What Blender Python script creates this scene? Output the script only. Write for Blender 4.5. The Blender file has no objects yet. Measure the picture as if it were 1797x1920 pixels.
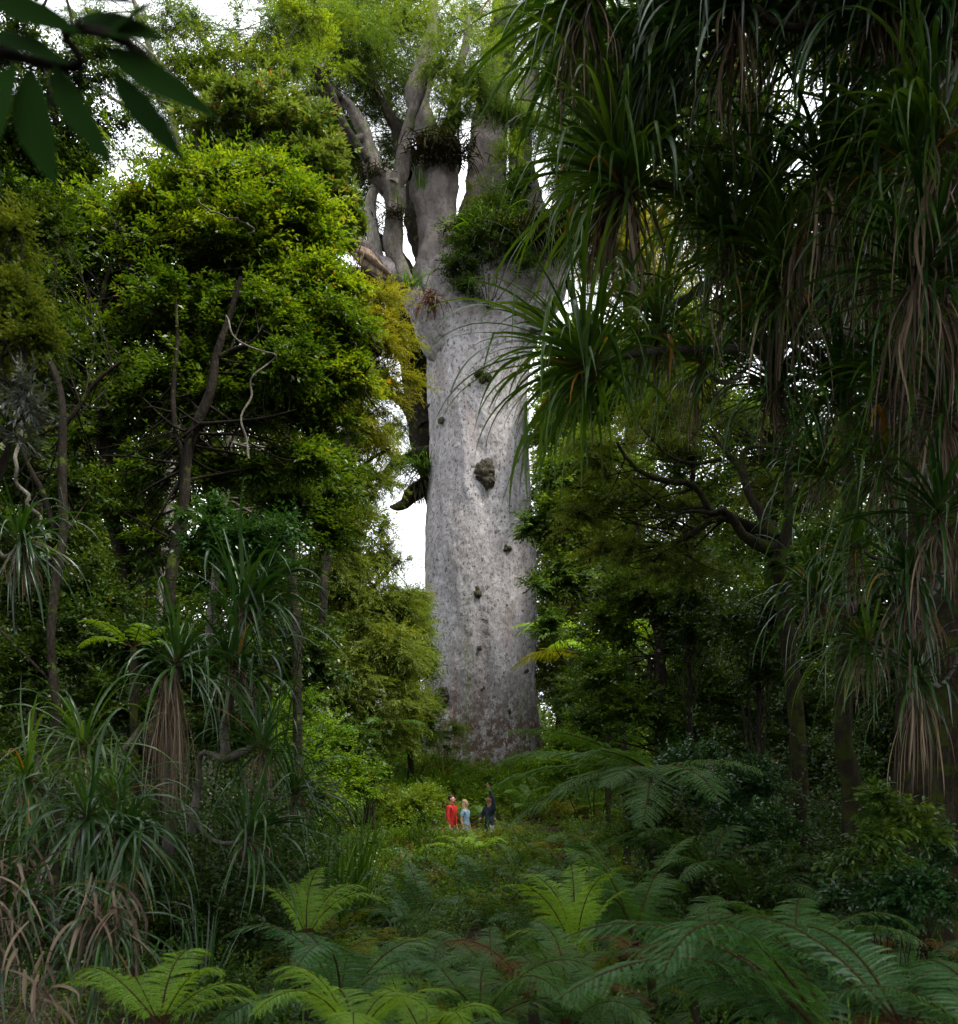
import bpy, math, numpy as np
from mathutils import noise as mn, Vector, Matrix

R = math.radians
sc = bpy.context.scene
COL = sc.collection

# ------------------------------------------------------------------ camera, light, exposure
F = 1625.0; CX = 898.5; HY = 1500.0; CZ = 1.7        # focal length, centre, horizon and eye height
cam_d = bpy.data.cameras.new('camera'); cam = bpy.data.objects.new('camera', cam_d); COL.objects.link(cam)
cam.location = (0, 0, CZ); cam.rotation_euler = (R(90), 0, 0)
cam_d.sensor_fit = 'HORIZONTAL'; cam_d.sensor_width = 36.0; cam_d.lens = 36.0 * F / 1797.0
cam_d.shift_y = (HY - 960.0) / 1797.0
cam_d.clip_start = 0.05; cam_d.clip_end = 2000
cam_d.dof.use_dof = True; cam_d.dof.focus_distance = 24.0; cam_d.dof.aperture_fstop = 6.0
sc.camera = cam

SUN_EL, SUN_ROT = R(58), R(122)
w = bpy.data.worlds.new('World'); sc.world = w; w.use_nodes = True
nt = w.node_tree; nt.nodes.clear()
out = nt.nodes.new('ShaderNodeOutputWorld'); bg = nt.nodes.new('ShaderNodeBackground'); bg.inputs[1].default_value = 0.15
sky = nt.nodes.new('ShaderNodeTexSky'); sky.sky_type = 'NISHITA'; sky.sun_disc = False
sky.sun_elevation = SUN_EL; sky.sun_rotation = SUN_ROT
tc = nt.nodes.new('ShaderNodeTexCoord'); nz = nt.nodes.new('ShaderNodeTexNoise'); nz.inputs['Scale'].default_value = 3.0
nz.inputs['Detail'].default_value = 6
rp = nt.nodes.new('ShaderNodeValToRGB')
rp.color_ramp.elements[0].position = .3; rp.color_ramp.elements[0].color = (6.6, 6.9, 7.4, 1)
rp.color_ramp.elements[1].position = .7; rp.color_ramp.elements[1].color = (9.4, 9.5, 9.6, 1)
mx = nt.nodes.new('ShaderNodeMix'); mx.data_type = 'RGBA'; mx.inputs[0].default_value = 0.88
nt.links.new(tc.outputs['Generated'], nz.inputs['Vector']); nt.links.new(nz.outputs['Fac'], rp.inputs[0])
nt.links.new(sky.outputs[0], mx.inputs[6]); nt.links.new(rp.outputs[0], mx.inputs[7])
nt.links.new(mx.outputs[2], bg.inputs[0]); nt.links.new(bg.outputs[0], out.inputs[0])
sd = bpy.data.lights.new('sun', 'SUN'); sd.energy = 3.0; sd.angle = R(10); sd.color = (1, .95, .84)
sun = bpy.data.objects.new('sun', sd); COL.objects.link(sun)
# direction towards the sun, matching the sky's rotation (clockwise from +Y)
sdir = Vector((math.sin(SUN_ROT) * math.cos(SUN_EL), math.cos(SUN_ROT) * math.cos(SUN_EL), math.sin(SUN_EL)))
sun.rotation_euler = sdir.to_track_quat('Z', 'Y').to_euler(); sun.location = (20, -20, 60)
sc.view_settings.view_transform = 'Standard'; sc.view_settings.look = 'None'
sc.view_settings.exposure = 1.3; sc.view_settings.gamma = 1.0
cy = sc.cycles
cy.max_bounces = 6; cy.diffuse_bounces = 4; cy.glossy_bounces = 2; cy.transmission_bounces = 3; cy.transparent_max_bounces = 4
cy.use_denoising = True; cy.caustics_reflective = False; cy.caustics_refractive = False
cy.sample_clamp_indirect = 4.0; cy.use_adaptive_sampling = True; cy.adaptive_threshold = 0.01

# ------------------------------------------------------------------ helpers
def P(px, py, Y): return np.array([(px - CX) * Y / F, Y, CZ + (HY - py) * Y / F])
def unit(a): return a / np.maximum(np.linalg.norm(a, axis=-1, keepdims=True), 1e-9)
def rs(seed): return np.random.RandomState(seed)

class MB:
    """collects quads with a per-vertex variation vector and builds ONE mesh object"""
    def __init__(s): s.v = []; s.q = []; s.a = []; s.m = []; s.n = 0
    def add(s, v, q, a=None, mi=0):
        v = np.asarray(v, float).reshape(-1, 3); q = np.asarray(q, np.int64).reshape(-1, 4)
        s.v.append(v); s.q.append(q + s.n); s.n += len(v)
        s.a.append(np.full((len(v), 3), .5) if a is None else np.asarray(a, float).reshape(-1, 3))
        s.m.append(np.full(len(q), mi, np.int32)); return s
    def mesh(s, name, mats, smooth=True, off=(0, 0, 0)):
        v = np.concatenate(s.v) - np.asarray(off); q = np.concatenate(s.q); a = np.concatenate(s.a); mi = np.concatenate(s.m)
        me = bpy.data.meshes.new(name)
        me.vertices.add(len(v)); me.vertices.foreach_set('co', v.astype(np.float32).ravel())
        me.loops.add(q.size); me.loops.foreach_set('vertex_index', q.astype(np.int32).ravel())
        me.polygons.add(len(q)); me.polygons.foreach_set('loop_start', (np.arange(len(q)) * 4).astype(np.int32))
        me.polygons.foreach_set('material_index', mi)
        me.polygons.foreach_set('use_smooth', np.full(len(q), smooth))
        at = me.attributes.new('var', 'FLOAT_VECTOR', 'POINT'); at.data.foreach_set('vector', a.astype(np.float32).ravel())
        me.update(calc_edges=True)
        for m in (mats if isinstance(mats, (list, tuple)) else [mats]): me.materials.append(m)
        return me
    def build(s, name, mats, parent=None, smooth=True, off=None):
        if off is None: off = parent.location if parent else (0, 0, 0)
        o = bpy.data.objects.new(name, s.mesh(name, mats, smooth, off)); COL.objects.link(o)
        if parent: o.parent = parent
        return o

def tag(o, label=None, cat=None, group=None, kind=None):
    if label: o['label'] = label
    if cat: o['category'] = cat
    if group: o['group'] = group
    if kind: o['kind'] = kind
    return o
def thing(name, label, cat, loc, group=None):
    o = bpy.data.objects.new(name, None); COL.objects.link(o); o.location = tuple(map(float, loc)); o.empty_display_size = .2
    return tag(o, label, cat, group)
def child(name, me, parent, loc=(0, 0, 0), rot=(0, 0, 0), s=1.0, label=None):
    o = bpy.data.objects.new(name, me); COL.objects.link(o); o.parent = parent
    o.location = loc; o.rotation_euler = rot; o.scale = (s, s, s) if np.isscalar(s) else s
    if label: o['label'] = label
    return o

def curve(pts, n):
    """Catmull-Rom resampling of (k, d) control points to n rows"""
    p = np.asarray(pts, float)
    if len(p) == 2:
        t = np.linspace(0, 1, n)[:, None]; return p[0] * (1 - t) + p[1] * t
    e = np.vstack([2 * p[0] - p[1], p, 2 * p[-1] - p[-2]])
    u = np.linspace(0, len(p) - 1 - 1e-6, n); i = u.astype(int); t = (u - i)[:, None]
    a, b, c, d = e[i], e[i + 1], e[i + 2], e[i + 3]
    return .5 * (2 * b + (c - a) * t + (2 * a - 5 * b + 4 * c - d) * t ** 2 + (3 * b - a - 3 * c + d) * t ** 3)

def tube(mb, pts, rad, sides=8, mi=0, rough=0, seed=0, nfreq=3.0, var=None, flute=0):
    pts = np.asarray(pts, float); n = len(pts); rad = np.broadcast_to(rad, n).astype(float)
    t = unit(np.gradient(pts, axis=0))
    ref = np.array([0., 1., 0.]) if abs(t[:, 1]).mean() < .8 else np.array([1., 0., 0.])
    u = unit(np.cross(t, ref)); w_ = np.cross(t, u)
    ang = np.linspace(0, 2 * math.pi, sides, endpoint=False)
    rr = np.repeat(rad[:, None], sides, 1)
    if flute: rr = rr * (1 + flute * np.sin(ang * 3 + seed) * .6 + flute * .5 * np.sin(ang[None] * 5 + np.linspace(0, 6, n)[:, None] + seed * 2))
    v = pts[:, None, :] + rr[..., None] * (np.cos(ang)[None, :, None] * u[:, None, :] + np.sin(ang)[None, :, None] * w_[:, None, :])
    v = v.reshape(-1, 3)
    if rough:
        nr = v - np.repeat(pts, sides, 0); nr = unit(nr)
        f = np.array([mn.noise(Vector((x * nfreq + seed, y * nfreq, z * nfreq * .6))) + .5 * mn.noise(Vector((x * nfreq * 3, y * nfreq * 3 + seed, z * nfreq * 2))) for x, y, z in v])
        v = v + nr * (f * rough * np.repeat(rad, sides))[:, None]
    i = np.arange(n - 1)[:, None] * sides; j = np.arange(sides)[None, :]; j2 = (j + 1) % sides
    q = np.stack([i + j, i + j2, i + sides + j2, i + sides + j], -1).reshape(-1, 4)
    return mb.add(v, q, None if var is None else np.tile(var, (len(v), 1)), mi)

def straps(mb, B, D, L, W, droop, S=8, fold=.25, rng=None, mi=0, clump=None, twist=.3, wav=.0, tip=2.5, kink=0., stiff=False):
    """long curved leaves: base B, first direction D, length L, width W, droop"""
    N = len(B); rng = rng or rs(1)
    D = unit(np.asarray(D, float)); L = np.broadcast_to(L, N).astype(float); W = np.broadcast_to(W, N); droop = np.broadcast_to(droop, N)
    side = np.cross(D, [0, 0, 1.0]); bad = np.linalg.norm(side, axis=1) < .12
    side[bad] = np.stack([rng.randn(bad.sum()), rng.randn(bad.sum()), np.zeros(bad.sum())], 1); side = unit(side)
    tw = rng.uniform(-twist, twist, N); lat = rng.randn(N) * wav
    p = np.array(B, float); d = D.copy(); rows = []; st = (L / S)[:, None]
    kk_ = np.where(rng.rand(N) < kink, rng.randint(2, S, N), 999) if kink else None
    for k in range(S + 1):
        t = k / S
        wk = W * (.55 + .45 * min(1, 5 * t)) * (1 - t ** tip) + .0008
        s_ = unit(side + (tw * t)[:, None] * np.cross(d, side)); nrm = np.cross(s_, d)
        a = p - s_ * (wk / 2)[:, None] + nrm * (fold * wk * .5)[:, None]; c = p + s_ * (wk / 2)[:, None] + nrm * (fold * wk * .5)[:, None]
        rows.append(np.stack([a, p, c], 1))
        p = p + d * st
        if kink: d = np.where((kk_ == k)[:, None], unit(d * .5 + np.array([0, 0, -1.2]) + rng.randn(N, 3) * .25), d)
        d = unit(d + np.array([0, 0, -1.0]) * (droop * ((.22 + 2.3 * t ** 1.6) if stiff else (.35 + 1.3 * t)) / S)[:, None] + side * (lat / S)[:, None] * math.sin(t * 7 + 1))
    V = np.stack(rows, 1)                       # N, S+1, 3, 3
    base = np.arange(N)[:, None, None] * (S + 1) * 3 + np.arange(S)[None, :, None] * 3 + np.arange(2)[None, None, :]
    q = np.stack([base, base + 1, base + 4, base + 3], -1).reshape(-1, 4)
    r = rng.rand(N); cl = rng.rand(N) if clump is None else np.broadcast_to(clump, N)
    A = np.empty((N, S + 1, 3, 3)); A[..., 0] = r[:, None, None]; A[..., 1] = cl[:, None, None]; A[..., 2] = np.linspace(0, 1, S + 1)[None, :, None]
    mb.add(V.reshape(-1, 3), q, A.reshape(-1, 3), mi)
    return mb

def leaves(mb, B, D, U, L, W, clump, rng, fold=.3, curl=.25, mi=0, detail=1):
    """leaf blades: base B, direction D, blade normal about U"""
    N = len(B); D = unit(D); s_ = unit(np.cross(D, U)); n_ = np.cross(s_, D)
    L = np.broadcast_to(L, N)[:, None]; W = np.broadcast_to(W, N)[:, None]
    f = fold * W
    if detail <= 1:
        V = np.stack([B, B + D * L * .45 - s_ * W * .5 + n_ * f * .5, B + D * L - n_ * curl * L * .4, B + D * L * .45 + s_ * W * .5 + n_ * f * .5], 1)
        q = np.arange(N)[:, None] * 4 + np.arange(4)[None]
        z = [0, .5, 1, .5]
    else:
        T = [(0, .06), (.28, .85), (.58, 1.0), (.83, .6), (1.0, .04)]; rows = []; z = []
        for t, wd in T:
            c = B + D * L * t - n_ * (curl * L * t * t * .5)
            rows += [c - s_ * W * .5 * wd + n_ * f * .5 * wd, c, c + s_ * W * .5 * wd + n_ * f * .5 * wd]; z += [t] * 3
        V = np.stack(rows, 1); m = len(rows)
        b = np.array([[r * 3 + k, r * 3 + k + 1, r * 3 + k + 4, r * 3 + k + 3] for r in range(len(T) - 1) for k in range(2)])
        q = (np.arange(N)[:, None, None] * m + b[None]).reshape(-1, 4)
    A = np.empty((N, V.shape[1], 3)); A[..., 0] = rng.rand(N)[:, None]; A[..., 1] = np.broadcast_to(clump, N)[:, None]; A[..., 2] = np.array(z)[None]
    mb.add(V.reshape(-1, 3), q, A.reshape(-1, 3), mi)

KIND = {  # leaf length, width, leaves a spray, spray length, spread angle, droop, fold, detail
    'broad':    (.095, .040, 11, .34, 55, .25, .35, 1),
    'bigbroad': (.13, .052, 9, .40, 55, .35, .35, 2),
    'leathery': (.115, .042, 9, .12, 48, .05, .3, 1),
    'small':    (.055, .030, 16, .34, 60, .15, .3, 1),
    'fine':     (.075, .014, 26, .50, 40, .45, .1, 1),
    'needle':   (.11, .018, 18, .40, 30, .1, .1, 1),
    'far':      (.15, .075, 12, .60, 60, .25, .35, 1),
    'coarse':   (.34, .19, 9, .9, 60, .2, .3, 1),
}
def sprays(mb, C, D, kind, rng, clump, scale=1.0, mi=0, twigs=None):
    """a leafy twig at each centre C pointing along D"""
    ll, lw, k, sl, ang, droop, fold, det = KIND[kind]
    M = len(C); D = unit(D + np.array([0, 0, -droop])); up = unit(np.array([0, 0, 1.0]) + rng.randn(M, 3) * .25)
    side = unit(np.cross(D, up)); sl = sl * scale * rng.uniform(.6, 1.2, M)
    t = (np.arange(k) + .5) / k
    Bp = C[:, None] + D[:, None] * (sl[:, None] * (t[None] - .3))[..., None]
    Bp = Bp - np.array([0, 0, 1.0]) * (droop * .35 * sl[:, None] * t[None] ** 2)[..., None]
    sg = np.where(np.arange(k) % 2, 1.0, -1.0)[None, :] * np.ones((M, 1))
    a = R(ang) * rng.uniform(.6, 1.3, (M, k)) * (1 - .5 * t[None] ** 3)
    ld = D[:, None] * np.cos(a)[..., None] + side[:, None] * (sg * np.sin(a))[..., None] + rng.randn(M, k, 3) * .22
    ld[..., 2] -= droop * .5
    U = up[:, None] + rng.randn(M, k, 3) * .35
    Bp = Bp + rng.randn(M, k, 3) * .012 * scale
    L = ll * scale * rng.uniform(.6, 1.2, (M, k)); W = lw * scale * rng.uniform(.7, 1.15, (M, k))
    leaves(mb, Bp.reshape(-1, 3), ld.reshape(-1, 3), unit(U.reshape(-1, 3)), L.ravel(), W.ravel(), np.repeat(clump, k), rng, fold, .3, mi, det)
    if twigs is not None:
        e0 = C - D * (sl * .3)[:, None]; e1 = C + D * (sl * .6)[:, None]
        thin_sticks(twigs, e0, e1, .004 * scale)

def thin_sticks(mb, A, B, r):
    n = len(A); d = unit(B - A); s_ = unit(np.cross(d, [.3, .2, .9])); u = np.cross(d, s_)
    V = np.stack([A + s_ * r, A - s_ * r * .5 + u * r * .87, A - s_ * r * .5 - u * r * .87, B + s_ * r * .5, B - s_ * r * .25 + u * r * .4, B - s_ * r * .25 - u * r * .4], 1)
    b = np.array([[0, 1, 4, 3], [1, 2, 5, 4], [2, 0, 3, 5]])
    mb.add(V.reshape(-1, 3), (np.arange(n)[:, None, None] * 6 + b[None]).reshape(-1, 4))

# ------------------------------------------------------------------ materials
class NT:
    def __init__(s, name):
        s.m = bpy.data.materials.new(name); s.m.use_nodes = True; s.t = s.m.node_tree; s.t.nodes.clear()
        s.out = s.n('ShaderNodeOutputMaterial')
    def n(s, t, **k):
        x = s.t.nodes.new(t)
        for a, b in k.items(): setattr(x, a, b)
        return x
    def l(s, a, b): s.t.links.new(a, b)
    def noise(s, scale, detail=4, vec=None, rough=.55, dist=0):
        x = s.n('ShaderNodeTexNoise'); x.inputs['Scale'].default_value = scale; x.inputs['Detail'].default_value = detail
        x.inputs['Roughness'].default_value = rough; x.inputs['Distortion'].default_value = dist
        if vec is not None: s.l(vec, x.inputs['Vector'])
        return x.outputs['Fac']
    def ramp(s, fac, stops):
        x = s.n('ShaderNodeValToRGB'); e = x.color_ramp.elements
        while len(e) < len(stops): e.new(.5)
        for i, (p, c) in enumerate(stops):
            e[i].position = p; e[i].color = tuple(c) + (1,) if not np.isscalar(c) else (c, c, c, 1)
        s.l(fac, x.inputs[0]); return x.outputs[0]
    def math(s, op, a, b=None, c=None):
        x = s.n('ShaderNodeMath', operation=op)
        for i, y in enumerate((a, b, c)):
            if y is None: continue
            if np.isscalar(y): x.inputs[i].default_value = y
            else: s.l(y, x.inputs[i])
        return x.outputs[0]
    def mix(s, f, a, b, mode='MIX'):
        x = s.n('ShaderNodeMix', data_type='RGBA', blend_type=mode)
        for i, y in ((0, f), (6, a), (7, b)):
            if np.isscalar(y): x.inputs[i].default_value = y
            elif isinstance(y, (tuple, list)): x.inputs[i].default_value = tuple(y) + (1,)
            else: s.l(y, x.inputs[i])
        return x.outputs[2]
    def mapping(s, scale, rot=(0, 0, 0), src='Object'):
        t = s.n('ShaderNodeTexCoord'); m = s.n('ShaderNodeMapping'); m.inputs['Scale'].default_value = scale; m.inputs['Rotation'].default_value = rot
        s.l(t.outputs[src], m.inputs['Vector']); return m.outputs[0]
    def pos(s):
        g = s.n('ShaderNodeNewGeometry'); return g.outputs['Position']
    def bump(s, h, strength=.5, dist=.02, nrm=None):
        x = s.n('ShaderNodeBump'); x.inputs['Strength'].default_value = strength; x.inputs['Distance'].default_value = dist
        s.l(h, x.inputs['Height'])
        if nrm is not None: s.l(nrm, x.inputs['Normal'])
        return x.outputs[0]
    def bsdf(s, color, rough=.6, spec=.5, nrm=None, sub=None):
        x = s.n('ShaderNodeBsdfPrincipled')
        if isinstance(color, (tuple, list)): x.inputs['Base Color'].default_value = tuple(color) + (1,)
        else: s.l(color, x.inputs['Base Color'])
        if np.isscalar(rough): x.inputs['Roughness'].default_value = rough
        else: s.l(rough, x.inputs['Roughness'])
        x.inputs['Specular IOR Level'].default_value = spec
        if nrm is not None: s.l(nrm, x.inputs['Normal'])
        return x.outputs[0]
    def done(s, sh): s.l(sh, s.out.inputs['Surface']); return s.m

def leaf_mat(name, dark, mid, light, rare=None, rough=.45, spec=.5, trans=.35, tcol=None, rare_at=.975, base=None):
    """leaf colour varies from leaf to leaf (var.x) and from twig to twig (var.y)"""
    t = NT(name); a = t.n('ShaderNodeAttribute', attribute_name='var'); sp = t.n('ShaderNodeSeparateXYZ'); t.l(a.outputs['Vector'], sp.inputs[0])
    f = t.math('ADD', t.math('MULTIPLY', sp.outputs[0], .35), t.math('MULTIPLY', sp.outputs[1], .65))
    c = t.ramp(f, [(.12, dark), (.5, mid), (.88, light)])
    if base is not None: c = t.mix(t.ramp(sp.outputs[2], [(.0, 1.0), (.16, 0.0)]), c, base)
    if rare is not None: c = t.mix(t.math('GREATER_THAN', sp.outputs[0], rare_at), c, rare)
    p = t.bsdf(c, rough, spec)
    tr = t.n('ShaderNodeBsdfTranslucent')
    tint = tcol or (1.5, 1.35, .35)
    t.l(t.mix(1.0, c, tint, 'MULTIPLY'), tr.inputs['Color'])
    ms = t.n('ShaderNodeMixShader'); ms.inputs[0].default_value = trans; t.l(p, ms.inputs[1]); t.l(tr.outputs[0], ms.inputs[2])
    return t.done(ms.outputs[0])

def bark_mat(name, a, b, c, scale=6, moss=0.0, stretch=.35, mosscol=(.05, .07, .012)):
    t = NT(name); v = t.mapping((1, 1, stretch)); n1 = t.noise(scale, 6, v, .65); n2 = t.noise(scale * 5, 4, v, .7)
    f = t.math('ADD', t.math('MULTIPLY', n1, .6), t.math('MULTIPLY', n2, .4))
    col = t.ramp(f, [(.32, a), (.5, b), (.7, c)])
    if moss:
        mm = t.ramp(t.noise(scale * .5, 5, t.mapping((1, 1, 1)), .7), [(.62 - moss * .3, 0.0), (.70 - moss * .3, 1.0)])
        col = t.mix(mm, col, mosscol)
    return t.done(t.bsdf(col, .95, .1, t.bump(f, 1.0, .05)))

M = {}
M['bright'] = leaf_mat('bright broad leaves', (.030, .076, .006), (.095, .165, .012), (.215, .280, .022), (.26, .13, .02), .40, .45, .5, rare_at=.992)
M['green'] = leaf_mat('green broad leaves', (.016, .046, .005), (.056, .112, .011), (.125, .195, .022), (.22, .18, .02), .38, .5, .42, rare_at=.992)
M['pale'] = leaf_mat('pale leathery leaves', (.050, .095, .020), (.105, .165, .040), (.190, .240, .075), (.28, .12, .05), .4, .4, .3)
M['olive'] = leaf_mat('olive fine leaves', (.042, .072, .010), (.100, .145, .022), (.185, .225, .045), None, .6, .2, .42)
M['gold'] = leaf_mat('golden fine leaves', (.060, .085, .008), (.145, .160, .014), (.270, .245, .020), None, .6, .2, .45)
M['upper'] = leaf_mat('upper canopy leaves', (.022, .055, .012), (.060, .115, .024), (.130, .195, .042), (.22, .22, .03), .5, .3, .42, rare_at=.99)
M['upbright'] = leaf_mat('young canopy leaves', (.040, .090, .008), (.095, .165, .014), (.200, .260, .022), None, .5, .3, .45)
M['far'] = leaf_mat('distant forest leaves', (.020, .044, .007), (.050, .088, .014), (.105, .150, .028), None, .6, .2, .35)
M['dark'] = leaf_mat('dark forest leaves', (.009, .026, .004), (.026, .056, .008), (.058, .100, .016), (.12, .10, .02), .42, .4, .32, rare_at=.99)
M['glossy'] = leaf_mat('glossy blue green leaves', (.014, .052, .014), (.030, .088, .024), (.055, .130, .036), None, .3, .6, .25)
M['under'] = leaf_mat('undergrowth leaves', (.030, .085, .005), (.085, .175, .010), (.170, .270, .018), (.20, .08, .02), .5, .25, .4)
M['strap'] = leaf_mat('glossy strap leaves', (.018, .058, .006), (.046, .108, .011), (.092, .170, .020), (.34, .15, .01), .32, .65, .45, base=(.10, .11, .04), rare_at=.985)
M['strapblue'] = leaf_mat('blue green strap leaves', (.007, .030, .005), (.018, .060, .010), (.042, .105, .018), (.20, .14, .03), .30, .6, .28, base=(.07, .08, .03), rare_at=.985)
M['sedge'] = leaf_mat('sedge blades', (.022, .075, .005), (.052, .130, .008), (.100, .195, .014), (.18, .13, .04), .4, .35, .4)
M['dead'] = leaf_mat('dead brown strap leaves', (.026, .017, .009), (.100, .070, .044), (.28, .215, .145), None, .6, .3, .2, (1.1, .9, .6))
M['deadfern'] = leaf_mat('dead russet fronds', (.05, .022, .008), (.11, .05, .016), (.19, .10, .03), None, .7, .2, .25, (1.2, .8, .4))
M['moss'] = leaf_mat('hanging dark tufts', (.008, .009, .004), (.020, .020, .009), (.045, .042, .020), None, .9, .1, .1)
M['fernA'] = leaf_mat('green fern', (.024, .078, .014), (.058, .142, .026), (.120, .225, .044), None, .42, .4, .35)
M['fernB'] = leaf_mat('lime fern', (.085, .190, .014), (.170, .310, .026), (.28, .43, .05), None, .45, .35, .42)
M['fernC'] = leaf_mat('bluish fern', (.018, .070, .018), (.044, .125, .030), (.095, .200, .052), None, .40, .45, .32)
M['fernD'] = leaf_mat('yellowing fern', (.070, .090, .008), (.140, .155, .010), (.22, .22, .016), None, .55, .2, .4)
M['lichen'] = leaf_mat('silver lichen twigs', (.09, .10, .08), (.16, .18, .15), (.26, .28, .25), None, .7, .2, .2, (1, 1, .9))
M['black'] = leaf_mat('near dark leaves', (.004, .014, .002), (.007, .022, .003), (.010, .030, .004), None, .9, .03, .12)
M['stalk'] = bark_mat('fern stalk', (.03, .015, .008), (.07, .035, .015), (.12, .08, .03), 30)
M['bark'] = bark_mat('dark bark', (.006, .005, .004), (.016, .013, .010), (.045, .038, .030), 8, .2)
M['mossbark'] = bark_mat('mossy bark', (.008, .006, .004), (.020, .016, .010), (.05, .042, .03), 8, .4, .35, (.030, .040, .006))
M['palebark'] = bark_mat('pale spotted bark', (.06, .05, .04), (.17, .155, .13), (.34, .33, .30), 14)
M['limb'] = bark_mat('grey brown limb bark', (.018, .015, .012), (.066, .057, .050), (.16, .146, .132), 3.6, .22, .5, (.04, .048, .018))
M['deadwood'] = bark_mat('splintered dead wood', (.04, .026, .018), (.15, .105, .075), (.30, .24, .18), 9, 0, .2)
M['wood'] = bark_mat('weathered boards', (.06, .04, .03), (.12, .085, .065), (.20, .15, .12), 12, 0, 3)
# ------------------------------------------------------------------ ground
def gz(x, y):
    x = np.asarray(x, float); y = np.asarray(y, float)
    z = np.interp(y, [-20, 0, 3, 7, 16, 22.6, 24.4, 33.5, 40, 90, 400], [-.2, -.3, -.2, -.2, -.1, .42, .0, 3.1, 3.4, 2.0, 0])
    z = z + .07 * np.maximum(0, np.abs(x) - (1.5 + .18 * y)) ** 1.1 * np.exp(-np.abs(x) / 60)
    return z + .12 * np.sin(x * .9 + 1.3) * np.sin(y * .7) + .06 * np.sin(x * 2.3 + y * 1.9)
mb = MB()
gx = np.concatenate([np.linspace(-400, -40, 12), np.linspace(-36, 36, 121), np.linspace(40, 400, 12)])
gy = np.concatenate([np.linspace(-200, -22, 8), np.linspace(-20, 60, 134), np.linspace(66, 600, 16)])
X, Y = np.meshgrid(gx, gy); V = np.stack([X, Y, gz(X, Y)], -1).reshape(-1, 3)
nx = len(gx); ii = np.arange(len(gy) - 1)[:, None] * nx + np.arange(nx - 1)[None]
mb.add(V, np.stack([ii, ii + 1, ii + nx + 1, ii + nx], -1).reshape(-1, 4))
t = NT('leaf litter'); n1 = t.noise(1.5, 8, t.pos(), .7); n2 = t.noise(22, 5, t.pos(), .7)
c = t.ramp(t.math('ADD', t.math('MULTIPLY', n1, .5), t.math('MULTIPLY', n2, .5)), [(.35, (.012, .009, .005)), (.5, (.035, .024, .012)), (.62, (.07, .042, .02)), (.72, (.03, .05, .012))])
tag(mb.build('ground', t.done(t.bsdf(c, .9, .2, t.bump(n2, 1, .05)))), kind='structure')

# ------------------------------------------------------------------ the giant tree
TY = 34.5; K = TY / F
base = P(900, 1440, TY); base[2] = float(gz(0, 33.5)) - .3
G = thing('giant_tree', 'colossal pale grey tree with an immensely broad trunk behind the three visitors', 'tree', base)
prof = [(1500, 760, 1034), (1440, 775, 1024), (1400, 785, 1018), (1340, 792, 1013), (1260, 798, 1009), (1180, 801, 1007), (1080, 801, 1004), (1000, 803, 1001),
        (900, 803, 997), (820, 803, 993), (740, 801, 991), (680, 798, 993), (630, 792, 1000), (590, 786, 1015), (555, 783, 1036), (535, 786, 1046), (515, 800, 1046), (497, 845, 1010), (482, 890, 965)]
prof = np.array(prof, float); rows = 330; sides = 300
py = np.linspace(1500, 482, rows); Lx = np.interp(py, prof[::-1, 0], prof[::-1, 1]); Rx = np.interp(py, prof[::-1, 0], prof[::-1, 2])
k5 = np.ones(9) / 9
Lx = np.convolve(np.pad(Lx, 4, 'edge'), k5, 'valid'); Rx = np.convolve(np.pad(Rx, 4, 'edge'), k5, 'valid')
ang = np.linspace(0, 2 * math.pi, sides, endpoint=False)
cx = ((Lx + Rx) / 2 - CX) * K; rr = (Rx - Lx) / 2 * K * .985; zz = CZ + (HY - py) * K
V = np.empty((rows, sides, 3))
for j in range(rows):
    z = zz[j]; hb = max(0, 1 - (z - 3) / 5)
    for i in range(sides):
        a = ang[i]; ca, sa = math.cos(a), math.sin(a)
        # broad folds that lean as they climb, buttress ripples at the foot, flakes all over
        ua = a + .06 * z; cu, su = math.cos(ua), math.sin(ua); q = Vector((cu * 1.6, su * 1.6, z * .17))
        f = .18 * mn.noise(q * 1.3) + .08 * (1 - abs(mn.noise(Vector((cu * 3.2, su * 3.2, z * .26 + 7))) * 2)) * .5
        f += .040 * mn.noise(Vector((cu * 6, su * 6, z * 1.6))) + .024 * mn.noise(Vector((ca * 24, sa * 24, z * 3.5))) + .012 * mn.noise(Vector((ca * 60, sa * 60, z * 12)))
        f += hb * .12 * mn.noise(Vector((ca * 3.5, sa * 3.5, z * .25 + 3)))
        r_ = rr[j] + f - .03
        V[j, i] = (cx[j] + ca * r_, TY + sa * r_ * 1.0, z)
mb = MB(); i = np.arange(rows - 1)[:, None] * sides; j = np.arange(sides)[None]; j2 = (j + 1) % sides
mb.add(V, np.stack([i + j, i + j2, i + sides + j2, i + sides + j], -1).reshape(-1, 4))
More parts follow.
